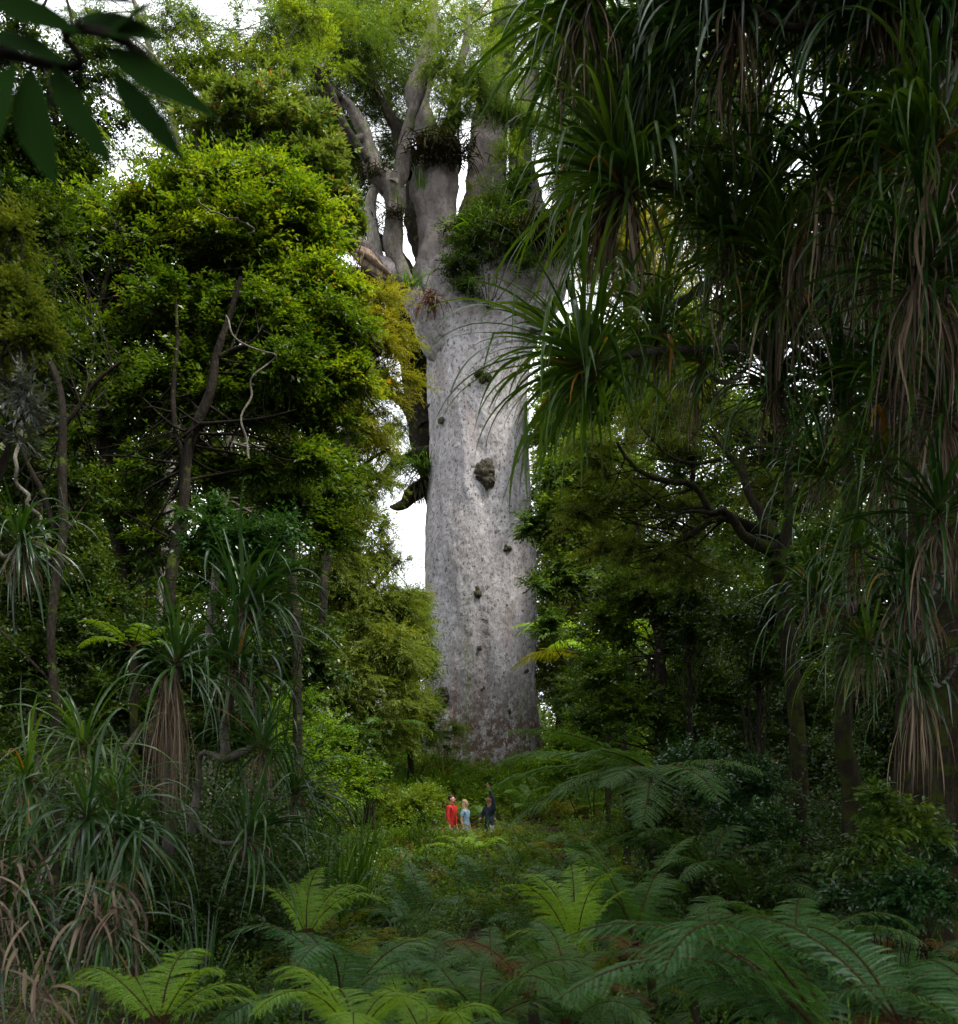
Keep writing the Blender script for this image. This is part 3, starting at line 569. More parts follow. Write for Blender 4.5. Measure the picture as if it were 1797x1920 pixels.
tree('tree with pale leathery leaves in whorls rising between the bright crown and the giant tree', 'tree',
     [([(560, 1300, 9), (545, 1000, 9), (530, 700, 8), (510, 480, 7), (480, 320, 5), (460, 230, 3)], (16, 16.5)), ([(515, 520, 6), (560, 380, 5), (590, 270, 3)], 16.4), ([(525, 640, 5), (400, 400, 4), (370, 260, 3)], 16.4)],
     [(470, 215, 16.6, 90, 42, 420), (560, 250, 16.6, 60, 55, 380), (400, 250, 17, 60, 50, 240), (600, 330, 16.4, 60, 52, 380), (640, 400, 16.4, 36, 40, 200), (520, 320, 16.8, 80, 50, 350), (440, 300, 17, 90, 40, 280), (610, 440, 16.6, 40, 30, 150)],
     'leathery', 'pale', 'bark', 105, 1.05)
tree('olive feathery tree close beside the left edge of the great trunk', 'tree',
     [([(690, 1430, 9), (680, 1250, 9), (668, 1080, 8), (655, 900, 7), (650, 780, 5), (655, 680, 3)], (25, 25)), ([(672, 1130, 5), (720, 1080, 4), (750, 1050, 2)], 25), ([(655, 900, 5), (700, 860, 3), (730, 840, 2)], 25)],
     [(700, 1340, 24.6, 90, 60, 900), (760, 1310, 25.6, 38, 70, 420), (720, 1220, 24.8, 80, 60, 850), (770, 1190, 26.4, 30, 50, 260), (640, 1260, 24.4, 80, 80, 800), (660, 1140, 25, 85, 60, 850), (735, 1130, 25.4, 46, 40, 360), (620, 1060, 24.8, 70, 60, 600), (720, 1045, 25.4, 40, 24, 220), (640, 980, 25, 70, 50, 560), (700, 905, 25.4, 34, 30, 180), (630, 890, 25, 70, 50, 560), (690, 830, 25.2, 48, 40, 340), (720, 985, 25.4, 22, 16, 60), (780, 1120, 26.6, 22, 20, 120)],
     'fine', 'olive', 'bark', 106, 1.45, dens=.75, flat=.9)
tree('golden yellow feathery tree leaning against the dark limb of the giant tree', 'tree',
     [([(600, 1200, 8), (620, 1000, 8), (650, 820, 7), (680, 700, 5), (700, 600, 3)], (22, 22.6))],
     [(700, 570, 22.8, 46, 42, 420), (735, 620, 22.8, 32, 30, 260), (700, 650, 22.6, 50, 42, 420), (730, 705, 22.8, 46, 26, 280), (680, 750, 22.6, 60, 46, 460), (650, 620, 22.8, 30, 60, 260), (670, 820, 22.8, 44, 30, 220)],
     'fine', 'gold', 'bark', 107, 1.35, dens=.6, flat=.9)
tree('low leafy tree at the foot of the great trunk on its shaded side', 'tree', [([(770, 1440, 6), (765, 1360, 5), (760, 1300, 4), (770, 1220, 2)], 30)],
     [(775, 1340, 30, 40, 44, 420), (785, 1240, 30.4, 26, 40, 220), (790, 1170, 30.4, 22, 22, 110), (740, 1370, 30, 50, 46, 420)], 'small', 'under', 'bark', 108, 1.9)
tree('open airy tree with yellow green tips spread against the white sky', 'tree',
     [([(300, 1200, 9), (330, 800, 9), (380, 450, 8), (330, 250, 6), (290, 120, 5), (250, 0, 4), (230, -80, 3)], (23, 23)), ([(372, 480, 6), (430, 260, 5), (400, 120, 3.5), (350, 10, 2.5)], 23), ([(395, 180, 4), (470, 130, 3), (560, 110, 2)], 23), ([(430, 260, 4), (330, 150, 3), (250, 70, 2), (180, 50, 2)], 22.6), ([(330, 250, 4), (220, 190, 3), (120, 120, 2)], 23)],
     [(470, 60, 23, 95, 40, 150, 'fine', 0), (400, 110, 23, 100, 36, 170, 'small', 1), (540, 120, 23, 70, 36, 150, 'small', 1), (330, 40, 23, 70, 36, 190, 'fine', 0), (250, 130, 23, 90, 40, 170, 'fine', 0), (450, 165, 22.8, 90, 26, 130, 'fine', 0), (300, 200, 23, 80, 36, 150, 'fine', 0), (170, 40, 23, 60, 40, 110, 'fine', 0), (350, 160, 23, 70, 30, 170, 'small', 1), (560, 30, 23, 70, 40, 150, 'small', 1), (300, 300, 23.4, 90, 36, 160, 'small', 1)],
     'fine', None, 'palebark', 109, 1.35, mats=[M['upper'], M['upbright']])
tree('sparse twiggy tree behind the big blurred leaves with sky between its stems', 'tree',
     [([(60, 1200, 10), (70, 800, 10), (80, 500, 9), (110, 300, 7), (90, 160, 5), (40, 40, 4), (10, -60, 3)], (15, 15)), ([(110, 300, 5), (150, 180, 4), (140, 60, 3), (110, -40, 2)], 15), ([(85, 160, 3), (60, 80, 2.5), (100, -20, 2)], 15), ([(80, 420, 5), (30, 300, 4), (0, 220, 3)], 15)],
     [(30, 90, 15, 60, 60, 110), (20, 230, 15, 60, 60, 150), (90, 280, 15, 70, 50, 170), (130, 330, 15, 60, 36, 150), (40, 340, 15.2, 60, 50, 190), (150, 120, 15, 50, 60, 70), (170, 230, 15, 50, 50, 80), (10, 440, 15, 50, 60, 190), (100, 200, 15.2, 40, 60, 60)],
     'small', 'dark', 'bark', 110, 1.35, dens=1.3)
tree('soft blurred olive bough with silver lichen hanging in at the edge of view', 'tree', [([(-90, 1500, 18), (-80, 1000, 16), (-70, 600, 14), (-60, 200, 8)], 3.6), ([(-75, 700, 10), (-20, 640, 6), (40, 660, 4), (75, 700, 2)], (3.6, 3.6)), ([(-70, 560, 10), (-20, 500, 6), (30, 520, 4)], (3.6, 3.6))],
     [(20, 440, 3.7, 34, 40, 70), (30, 560, 3.6, 46, 46, 120), (60, 650, 3.6, 36, 34, 80), (60, 730, 3.6, 34, 56, 16, 'needle', 1), (40, 800, 3.6, 24, 40, 10, 'needle', 1), (20, 700, 3.7, 36, 50, 40)], 'small', None, 'bark', 111, .42, mats=[M['olive'], M['lichen']], branch=True)
# understory on the left
bush('glossy blue green leaved shrub catching the light above the strap leaf clump', [(385, 960, 9.2, 40, 30, 60), (440, 1010, 9.1, 70, 42, 150), (500, 1040, 9.2, 50, 30, 90), (400, 1030, 9.2, 50, 30, 80), (560, 985, 9.6, 40, 26, 60)], 'broad', 'glossy', 112, .72, base=(-3.0, 10.2, -.2))
bush('leafy green shrub filling the gap below the golden tree', [(560, 960, 12, 60, 50, 150), (610, 1000, 12.4, 50, 40, 120), (520, 900, 12, 50, 40, 120), (600, 900, 13, 50, 40, 130)], 'small', 'green', 113, 1.2, base=(-3.2, 12.4, -.2))
bush('bright yellow green bush near the golden feathery tree with small round leaves', [(560, 1420, 17, 60, 50, 260), (620, 1400, 17.5, 50, 46, 240), (590, 1500, 16.5, 60, 44, 240), (660, 1470, 17.5, 46, 44, 200), (560, 1330, 18, 50, 46, 180)], 'small', 'under', 114, 1.15, base=(-3.4, 17, -.6))
bush('lime green bush beside the man in the red jacket', [(780, 1510, 26.2, 46, 30, 330), (745, 1530, 25.6, 40, 26, 230), (800, 1490, 27.5, 40, 22, 200), (720, 1500, 27, 34, 26, 180)], 'small', 'bright', 115, 1.3, base=(-1.9, 26.3, .4))
bush('feathery yellow green seedling standing against the foot of the great trunk', [(825, 1378, 31.0, 34, 12, 70), (850, 1365, 31.0, 22, 12, 50), (800, 1396, 31, 18, 8, 30), (835, 1400, 31, 22, 8, 30)], 'fine', 'bright', 116, 1.2, flat=.4, base=(-1.3, 31, 2.3))
# ------------------------------------------------------------------ the forest wall behind
def wall(label, cells, Y_, kind, mat, seed, dens=1., scale=1., bark='bark'):
    """a full forest tree: straight trunk, crown given by lobes"""
    xs = np.mean([c[0] for c in cells]); top = min(c[1] for c in cells); rng = rs(seed)
    st = [([(xs + rng.uniform(-15, 15), 1440, 11), (xs + rng.uniform(-12, 12), (1440 + top) / 2, 9), (xs, top, 3)], Y_)]
    return tree(label, 'tree', st, [(c[0], c[1], Y_ + rng.uniform(-1, 1), c[2], c[3], int(c[4] * dens)) for c in cells], kind, mat, bark, seed, scale, group=None, rough=.08)
wall('dark forest tree behind the slim pale stem', [(480, 1000, 90, 90, 420), (420, 880, 90, 80, 380), (540, 1120, 90, 80, 400), (470, 1210, 100, 80, 380), (540, 860, 70, 70, 260), (380, 1080, 80, 80, 300)], 27, 'far', 'far', 201)
wall('tall dark tree seen through the forked thin stems', [(280, 900, 100, 90, 420), (320, 760, 90, 80, 300), (250, 1050, 100, 90, 420), (300, 1200, 100, 90, 400), (200, 780, 80, 80, 240)], 25, 'far', 'far', 202)
wall('shaded forest tree behind the spindly edge tree', [(60, 820, 100, 90, 380), (100, 980, 100, 90, 420), (40, 1120, 100, 90, 400), (130, 1240, 110, 90, 420), (60, 660, 80, 80, 260)], 22, 'far', 'far', 203)
wall('yellow green tree glimpsed through the middle of the bright crown', [(330, 600, 90, 60, 300), (420, 540, 90, 60, 320), (500, 480, 80, 60, 260), (560, 620, 80, 70, 300), (460, 700, 80, 60, 260), (580, 760, 80, 60, 300), (230, 560, 80, 60, 200), (140, 640, 60, 60, 120)], 28, 'far', 'gold', 204)
wall('dense dark tree low behind the strap leaf clumps', [(480, 1340, 110, 80, 420), (360, 1300, 100, 90, 400), (560, 1230, 80, 80, 300), (600, 1400, 90, 60, 340)], 21, 'far', 'dark', 205)
wall('dense dark tree behind the clump at the far edge', [(230, 1330, 110, 90, 420), (100, 1400, 110, 90, 420), (20, 1250, 90, 90, 340), (330, 1440, 110, 70, 360)], 17, 'far', 'dark', 206, scale=.8)
wall('olive forest tree standing just beyond the right side of the great trunk', [(1045, 1010, 44, 60, 330), (1080, 900, 60, 60, 380), (1040, 1150, 44, 80, 360), (1100, 1080, 60, 80, 400), (1060, 1280, 50, 70, 330), (1020, 1230, 30, 60, 150), (1030, 870, 30, 30, 90)], 37, 'fine', 'olive', 207, 1.5, 2.)
wall('deep green forest tree right of the olive one with broad leaves', [(1150, 950, 70, 80, 380), (1200, 1080, 80, 80, 420), (1160, 1220, 80, 80, 400), (1120, 840, 60, 60, 240), (1110, 1330, 80, 60, 320), (1050, 790, 36, 50, 220), (1080, 700, 50, 50, 260), (1130, 760, 50, 50, 200), (1020, 820, 22, 30, 100), (1040, 730, 26, 50, 160), (1100, 620, 40, 34, 130), (1150, 650, 50, 40, 200)], 33, 'far', 'upper', 208)
wall('dark forest tree behind the mossy branches', [(1300, 900, 90, 80, 360), (1350, 1020, 90, 90, 400), (1280, 1160, 100, 80, 420), (1250, 800, 80, 70, 260), (1380, 1220, 90, 80, 360), (1250, 1320, 90, 70, 340)], 29, 'far', 'far', 209)
wall('shadowy tree behind the drooping strap leaves', [(1480, 900, 100, 90, 420), (1530, 1060, 100, 90, 420), (1460, 1200, 100, 90, 420), (1450, 780, 80, 70, 240), (1560, 1300, 100, 80, 400), (1420, 1340, 90, 70, 340)], 24, 'far', 'dark', 210)
wall('gloomy tree filling the far right depth behind the climbers', [(1680, 800, 110, 110, 460), (1740, 1000, 100, 110, 460), (1660, 1150, 110, 100, 460), (1740, 1300, 110, 90, 460), (1660, 1420, 110, 80, 400), (1740, 620, 90, 100, 320), (1620, 640, 80, 80, 220), (1560, 520, 70, 70, 150)], 17, 'far', 'dark', 211, scale=.75)
wall('golden leaved tree glowing past the right shoulder of the giant tree', [(1120, 420, 40, 60, 300), (1170, 470, 60, 60, 360), (1230, 420, 60, 60, 260), (1210, 540, 60, 40, 200), (1100, 500, 26, 30, 90), (1290, 520, 50, 50, 150), (1250, 350, 50, 40, 120), (1060, 400, 20, 40, 50), (1090, 340, 30, 40, 70)], 41, 'fine', 'gold', 212, 1.3, 2.1)
wall('dark leafed tree rising behind the upper climbers', [(1330, 640, 80, 60, 200), (1420, 560, 80, 70, 200), (1350, 440, 70, 70, 150), (1480, 420, 60, 60, 110), (1600, 330, 80, 80, 170), (1700, 420, 90, 100, 260), (1200, 690, 80, 50, 240), (1290, 740, 80, 50, 250), (1720, 180, 80, 100, 220), (1420, 250, 60, 60, 70), (1560, 90, 70, 80, 140), (1100, 760, 60, 40, 200), (1310, 310, 60, 50, 90), (1500, 560, 80, 60, 150), (1360, 180, 50, 50, 60), (1660, 70, 60, 50, 100), (1620, 560, 80, 70, 160), (1280, 620, 60, 40, 110)], 26, 'far', 'far', 213, 2.3)
wall('high crown of fine leaves above the upper climbers', [(1100, 90, 70, 80, 420), (1170, 180, 60, 70, 260), (1080, 250, 50, 60, 240), (1210, 60, 80, 70, 260), (1300, 150, 70, 70, 180), (1400, 60, 80, 60, 180), (1060, 330, 30, 40, 90)], 33, 'fine', 'upper', 214, 1.6, 1.8)
wall('small far tree whose top shows under the white sky beside the trunk', [(778, 1150, 28, 28, 150), (790, 1120, 14, 14, 50), (750, 1180, 40, 30, 160)], 46, 'fine', 'upper', 215, 1.2, 2.2)
# ------------------------------------------------------------------ trees on the right
tree('mossy twisted tree with bare crooked branches reaching toward the great trunk', 'tree',
     [([(1500, 1480, 15), (1490, 1300, 14), (1478, 1180, 14), (1462, 1080, 14), (1445, 1010, 13), (1400, 985, 10), (1362, 972, 9), (1330, 975, 7), (1300, 1000, 6), (1262, 1020, 5), (1228, 1045, 3)], (11.5, 11)),
      ([(1448, 1030, 14), (1400, 1010, 9), (1366, 960, 8), (1335, 962, 7), (1318, 930, 6), (1290, 905, 5.5), (1240, 900, 5), (1190, 875, 4), (1160, 830, 2.5)], (11, 10.6)),
      ([(1450, 1010, 13), (1430, 960, 9), (1408, 930, 7), (1390, 880, 6), (1372, 860, 4.5), (1352, 835, 3), (1330, 800, 2)], (11, 11.4)),
      ([(1460, 1060, 14), (1478, 990, 10), (1476, 930, 8), (1480, 870, 6), (1500, 800, 3)], (11.2, 11.4)),
      ([(1400, 900, 6), (1390, 850, 5), (1420, 838, 4), (1470, 842, 3)], 11.2), ([(1335, 962, 5), (1290, 960, 3), (1230, 985, 2)], 10.8), ([(1350, 860, 4), (1300, 870, 3), (1250, 850, 2), (1200, 800, 1.5)], 11)],
     [(1120, 850, 11.2, 70, 50, 140), (1180, 930, 11.2, 80, 50, 160), (1100, 960, 11.6, 60, 40, 110), (1260, 960, 11.4, 80, 40, 120), (1200, 1040, 11.2, 80, 40, 140), (1300, 1060, 11.4, 70, 40, 100), (1240, 780, 11.6, 80, 40, 110), (1340, 780, 12, 60, 40, 90), (1420, 900, 12, 60, 60, 80), (1540, 900, 12, 60, 70, 90), (1130, 1040, 12, 60, 40, 90)],
     'fine', 'olive', 'mossbark', 121, .8)
tree('slender dark tree forking in a narrow V to the right of the great trunk', 'tree',
     [([(1238, 1500, 13), (1242, 1400, 12), (1236, 1320, 12), (1240, 1250, 11), (1236, 1200, 9), (1220, 1140, 7), (1206, 1060, 5), (1190, 960, 3)], (16, 16)), ([(1238, 1250, 8), (1258, 1190, 7), (1282, 1130, 5), (1300, 1050, 3)], 16.2), ([(1222, 1340, 6), (1216, 1290, 6), (1222, 1240, 5)], 16)],
     [(1190, 1100, 16.4, 70, 46, 260), (1260, 1130, 16, 70, 40, 220), (1140, 1180, 16.4, 56, 40, 220), (1130, 1270, 16, 60, 46, 260), (1190, 1330, 15.6, 60, 40, 200), (1290, 1210, 16.4, 60, 46, 200), (1320, 1300, 16, 60, 50, 220), (1300, 1380, 15.8, 60, 40, 190), (1120, 1350, 16.4, 50, 36, 160)],
     'small', 'green', 'bark', 122, 1.3)
tree('leafy bough tree whose bright leaves overlap the right edge of the great trunk', 'tree',
     [([(1180, 1480, 6), (1150, 1200, 6), (1110, 1050, 5), (1070, 990, 4), (1010, 980, 2)], (19, 19)), ([(1130, 1120, 4), (1080, 920, 3), (1030, 880, 2)], 19), ([(1150, 1200, 3), (1080, 1110, 3), (1030, 1100, 2)], 19)],
     [(1000, 985, 19, 24, 16, 50), (1040, 965, 19, 30, 34, 110), (1080, 1000, 19.2, 40, 40, 170), (1050, 900, 19.2, 44, 40, 190), (1015, 1100, 19, 22, 14, 50), (1060, 1080, 19.2, 40, 36, 150), (1100, 860, 19.4, 50, 40, 170), (1120, 940, 19.4, 40, 50, 170), (1380, 790, 19, 40, 34, 160), (1030, 1170, 19, 22, 26, 70)],
     'broad', 'upper', 'bark', 123, 1.35)
for k_, (x_, y_, Y_, rr_, lab, bk) in enumerate([(1330, 1420, 22, 10, 'pale lichen spotted trunk standing alone deep in the shade', 'palebark'), (1180, 1380, 27, 9, 'brown trunk between the V forked tree and the great trunk', 'bark'), (1420, 1500, 13, 6, 'thin straight black sapling stem in front of the shaded trunks', 'bark'), (1290, 1440, 15, 4, 'whip thin sapling beside the V forked tree', 'bark')]):
    tree(lab, 'tree', [([(x_, y_ + 70, rr_), (x_ + 4, y_ - 120, rr_ * .9), (x_ - 6, y_ - 330, rr_ * .7)], Y_)], [(x_, y_ - 330, Y_, 60, 50, 130), (x_ + 20, y_ - 250, Y_, 60, 40, 80)], 'small', 'dark', bk, 130 + k_, 1.4)
# host trunks of the climbers
host = tree('massive dark trunk at the right edge smothered by climbing strap leaves', 'tree', [([(1752, 1700, 70), (1748, 1400, 62), (1752, 1100, 58), (1742, 800, 56), (1750, 500, 54), (1745, 200, 50), (1750, -200, 46)], (9.2, 9.2))],
     [(1700, -260, 9.5, 260, 160, 400), (1500, -330, 10, 200, 140, 300)], 'coarse', 'dark', 'mossbark', 140, .7)
tree('leaning black trunk in the shade left of the smothered one', 'tree', [([(1605, 1640, 20), (1596, 1480, 17), (1580, 1340, 15), (1588, 1200, 14), (1600, 1000, 13), (1585, 760, 12), (1600, 400, 11), (1610, 100, 10), (1600, -150, 9)], (10, 10))],
     [(1600, -330, 10, 160, 120, 200)], 'coarse', 'dark', 'mossbark', 141, .7)
bush('dark glossy undergrowth bush beneath the mossy tree', [(1340, 1500, 12, 60, 36, 170), (1400, 1470, 12.4, 60, 40, 180), (1300, 1440, 13, 60, 40, 180), (1420, 1560, 11.4, 70, 30, 160)], 'small', 'glossy', 142, 1.1, base=(3.6, 12.2, -.5))
bush('broad leaved sapling with round green leaves below the hanging climber roots', [(1640, 1500, 6.6, 36, 22, 24), (1690, 1530, 6.6, 60, 26, 40), (1640, 1560, 6.5, 50, 22, 34), (1740, 1560, 6.6, 46, 26, 34), (1600, 1600, 6.6, 40, 20, 26), (1700, 1620, 6.5, 60, 30, 44)], 'bigbroad', 'green', 143, .5, base=(3.2, 6.7, -.4))
bush('shadowy bush at the foot of the smothered trunk', [(1740, 1680, 6.2, 60, 60, 100), (1680, 1700, 6.4, 50, 50, 90), (1770, 1600, 6.8, 40, 40, 60), (1620, 1680, 6.8, 50, 40, 70)], 'broad', 'glossy', 144, .6, base=(3.3, 6.6, -.6))
bush('leafy bush in the gloom right of the V forked tree', [(1440, 1400, 15, 70, 50, 220), (1500, 1350, 15.4, 70, 60, 220), (1540, 1440, 14, 60, 50, 180), (1380, 1330, 16, 60, 50, 180)], 'small', 'dark', 145, 1.3, base=(5.6, 15, -.3))
bush('light green low bush in front of the brown trunk near the clearing', [(1080, 1400, 24, 44, 26, 220), (1120, 1370, 24.4, 44, 30, 230), (1050, 1440, 23.6, 40, 22, 170), (1160, 1400, 24, 40, 30, 180)], 'small', 'under', 146, 1.7, base=(3.2, 24, .3))
bush('leafy shrub hiding the foot of the sweeping tree fern', [(1225, 1510, 12.6, 44, 24, 110), (1260, 1550, 12.4, 46, 28, 120), (1200, 1560, 12.5, 34, 22, 80)], 'small', 'green', 147, 1.1, base=(2.6, 12.6, -.2))
bush('dark small leaved shrub between the bare stems at the left border', [(60, 1130, 8.8, 80, 60, 200), (130, 1220, 8.6, 80, 60, 200), (30, 1280, 8.4, 60, 60, 160), (180, 1120, 9, 60, 50, 140)], 'small', 'dark', 148, 1.0, base=(-4.2, 8.7, -.1))
bush('broad leaved shrub in deep shade behind the long dead skirt', [(270, 1210, 8.6, 70, 60, 180), (380, 1270, 8.8, 60, 60, 170), (220, 1330, 8.4, 80, 50, 180), (420, 1370, 8.8, 70, 50, 170)], 'broad', 'dark', 149, .75, base=(-2.9, 8.6, -.1))
# big blurred leaves close to the lens: real leaves on a real twig under a metre away
SP = .72
o = thing('leafy_sprig', 'twig of big dark blurred leaves hanging in the top corner close to the camera', 'sprig', P(20, 70, SP))
mb = MB(); px_limb(mb, [(-160, 40, 9), (-40, 70, 8), (60, 88, 7), (150, 84, 6), (210, 96, 5), (240, 120, 3)], SP, 20, 10, .1, 0, 3); mb.build('stem', M['bark'], o)
for n_, (x0, y0, x1, y1, wd_) in enumerate([(58, 120, 96, 322, 84), (102, 120, 208, 278, 66), (214, 132, 344, 274, 66), (188, 82, 400, 186, 76), (150, 30, 290, 36, 70), (-30, -14, 140, 34, 66), (214, 66, 282, -16, 44), (-20, 62, 118, 84, 62), (30, 120, -6, 236, 58), (60, -30, 250, -20, 60), (-60, 120, -20, 300, 70), (120, 100, 150, 20, 50)]):
    a = P(x0, y0, SP + .02 * math.sin(n_ * 2)); b = P(x1, y1, SP - .05 + .04 * math.sin(n_ * 3.1)); mb = MB(); r_ = rs(n_)
    T = [(0, .05), (.10, .30), (.25, .75), (.45, 1), (.65, .95), (.82, .6), (.94, .22), (1, .02)]; d = b - a; L_ = np.linalg.norm(d); d /= L_; nn = unit(np.array([.25 * math.sin(n_), -1, .3])); s_ = unit(np.cross(d, nn)); nn = np.cross(s_, d); w2 = wd_ * .8 * SP / F
    V = []; 
    for t_, wt in T:
        c_ = a + d * L_ * t_ - nn * .1 * L_ * t_ * t_ + s_ * .05 * L_ * math.sin(t_ * 3)
        for u_ in (-1, -.5, 0, .5, 1): V.append(c_ + s_ * u_ * w2 * .5 * wt + nn * abs(u_) * w2 * .16 * wt)
    q = [[r * 5 + k, r * 5 + k + 1, r * 5 + k + 6, r * 5 + k + 5] for r in range(len(T) - 1) for k in range(4)]
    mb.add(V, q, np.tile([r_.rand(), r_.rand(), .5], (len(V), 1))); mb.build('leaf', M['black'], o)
# thin pale vines
def vine(label, pts, Y_, seed, mat='palebark'):
    m = MB(); c = px_limb(m, pts, Y_, 60, 6, .1, 0, seed); o_ = m.build('vine', M[mat], None, off=(0, 0, 0))
    b = c[-1, :3]; return tag(o_, label, 'vine')
vine('pale wiry vine looping through the middle of the bright crown', [(420, 590, 1.6), (450, 640, 1.6), (500, 660, 1.6), (515, 672, 1.8), (480, 700, 1.8), (468, 740, 2), (455, 800, 2), (470, 860, 2)], 9.4, 1)
vine('white twig arching over dark leaves near the top of the bright crown', [(370, 375, 1.5), (400, 398, 1.5), (440, 410, 1.5), (465, 420, 1.5), (480, 436, 1.2)], 10.2, 2)
vine('slack brown vine hanging beside the golden tree', [(668, 590, 1.4), (700, 640, 1.6), (712, 660, 1.6), (690, 690, 1.6), (682, 715, 1.6), (700, 760, 1.6), (722, 790, 1.2)], 10.6, 3, 'bark')
vine('crooked pinkish liana dangling in the gloom near the left edge', [(20, 560, 3), (30, 700, 3), (34, 830, 3.4), (30, 890, 3.4), (52, 935, 3.4), (70, 970, 3), (90, 1010, 3)], 6.2, 4, 'palebark')
# ------------------------------------------------------------------ strap leaved climbers
def rosette_mesh(tilt, seed, mat, n=62):
    rng = rs(seed); mb = MB(); ax = np.array([math.sin(R(tilt)), 0, math.cos(R(tilt))]); u = np.array([math.cos(R(tilt)), 0, -math.sin(R(tilt))]); v = np.array([0, 1., 0])
    i = np.arange(n); a = i * 2.39996 + rng.randn(n) * .35; ph = R(5) + R(84) * ((i + .5) / n) ** .8 + rng.randn(n) * .16
    D = np.cos(ph)[:, None] * ax + np.sin(ph)[:, None] * (np.cos(a)[:, None] * u + np.sin(a)[:, None] * v) + rng.randn(n, 3) * .07
    B = rng.randn(n, 3) * .012 - ax * (.16 * (i / n))[:, None]
    L = (.75 + .75 * rng.rand(n)) * np.where(i < 8, .7, 1); W = .042 * rng.uniform(.55, 1.15, n)
    straps(mb, B, D, L, W, rng.uniform(1.5, 3.6, n) * (.7 + .4 * np.sin(ph)), 13, .35, rng, wav=.5, twist=1.0, kink=.14, stiff=True)
    return mb.mesh('strap rosette', M[mat])
def skirt_mesh(seed, n=46, L0=1.0, mat='dead', spread=.22):
    rng = rs(seed); mb = MB(); a = rng.uniform(0, 2 * math.pi, n); o_ = rng.uniform(.2, 1.1, n)
    D = np.stack([np.cos(a) * o_, np.sin(a) * o_, -rng.uniform(.3, 1.1, n)], 1); B = np.stack([np.cos(a), np.sin(a), np.zeros(n)], 1) * .045 * rng.rand(n)[:, None]; B[:, 2] -= rng.rand(n) * .22
    straps(mb, B, D, L0 * rng.uniform(.45, 1.1, n), .020 * rng.uniform(.6, 1.3, n), rng.uniform(2.5, 6, n), 12, .5, rng, wav=2.0, twist=2.6, tip=4)
    return mb.mesh('dead leaves', M[mat])
TIL = [5, 40, 75, 100]
ROS = {(m_, ti): [rosette_mesh(TIL[ti], 300 + ti * 10 + s_ + (50 if m_ == 'strapblue' else 0), m_) for s_ in range(4)] for m_ in ('strap', 'strapblue') for ti in range(4)}
SKI = [skirt_mesh(400 + i, 34 + 10 * i, 1.0) for i in range(4)]
_kc = 0
def kiekie(label, px, pyy, Y_, az, ti=1, size=1.0, skirt=0., mat='strap', stem=None, stemY=None, group='strap leaved climbers on the host trees', stemr=7):
    """az: lean direction in degrees, 0 = +X, 180 = -X, 270 = towards the camera"""
    global _kc; _kc += 1; rng = rs(500 + _kc); b = P(px, pyy, Y_)
    o = thing('strap_climber', label, 'climbing plant', b, group)
    ms = ROS[(mat, ti)]; child('leaf_rosette', ms[_kc % 4], o, rot=(rng.uniform(-.22, .22), rng.uniform(-.22, .22), R(az) + rng.uniform(-.2, .2)), s=size)
    if size > .96: child('outer_leaves', ms[(_kc + 2) % 4], o, loc=(-.04, -.06, -.05), rot=(-.1, .1, R(az) + rng.uniform(-.6, .6)), s=size * .95)
    if ti and size > .8: child('inner_leaves', ms[(_kc + 1) % 4], o, loc=(rng.uniform(-.1, .1), .12, rng.uniform(-.2, .05)), rot=(.1, 0, R(az) + rng.uniform(-1, 1)), s=size * .8)
    if skirt: child('dead_skirt', SKI[_kc % 4], o, loc=(0, 0, -.06 * size), rot=(0, 0, rng.rand() * 6), s=(size * .9 * max(.7, min(1, skirt)), size * .9 * max(.7, min(1, skirt)), size * skirt))
    m = MB(); k = Y_ / F
    if stem is None:
        back = -np.array([math.cos(R(az)), math.sin(R(az)), 0]); L_ = .8 * size
        c = curve([b, b + back * L_ * .35 + [0, 0, -.16 * L_], b + back * L_ * .8 + [0, 0, -.05], b + back * L_ * 1.3 + [0, 0, .35 * L_]], 14); c = np.c_[c, np.linspace(.022, .03, 14) * size]
        tube(m, c[:, :3], c[:, 3], 9, rough=.25, seed=_kc, nfreq=14)
    else: px_limb(m, [(px, pyy, stemr * .8)] + [tuple(q) + (stemr,) if len(q) == 2 else q for q in stem], (Y_, stemY or Y_ + .5), 30, 10, .3, .1, _kc)
    m.build('stem', M['limb'], o)
    return o
# upper right, in front of the clearing
kiekie('climber tuft at the end of a long bare stem fanning over the great trunk', 1088, 664, 6.3, 185, 1, .98, 0, 'strap', [(1110, 690, 7), (1200, 660, 6), (1280, 655, 7), (1380, 655, 8), (1480, 632, 8), (1600, 620, 9)], 8.6)
kiekie('climber tuft low over the sky gap beside the fork, on a rising stem', 1232, 600, 7.4, 195, 1, .90, .7, 'strap', [(1260, 575, 7), (1320, 535, 8), (1370, 512, 8), (1440, 505, 8), (1560, 490, 9)], 8.4)
kiekie('widest climber tuft drooping in front of the golden tree', 1165, 320, 6.4, 190, 1, 1.05, .9, 'strap', [(1230, 340, 8), (1330, 370, 9), (1450, 380, 10), (1600, 360, 10)], 7.6)
kiekie('climber tuft just above the widest one, leaning out toward the clearing', 1215, 225, 6.8, 200, 1, 1.0, .6, 'strapblue')
kiekie('climber tuft at the top with a long grey dead skirt over the fine leaves', 1105, -30, 6.0, 180, 2, .95, .88, 'strap', [(1180, -40, 9), (1300, -60, 10), (1500, -80, 10)], 7)
kiekie('upright climber tuft on the curved brown stem with a dead skirt beneath', 1548, 292, 6.2, 110, 0, .92, 1.25, 'strapblue', [(1560, 312, 7), (1590, 328, 8), (1630, 312, 9), (1680, 288, 10), (1730, 255, 11), (1790, 225, 11)], 7)
kiekie('climber tuft spilling over the curved brown stem', 1668, 262, 6.0, 150, 1, .9, 0, 'strap')
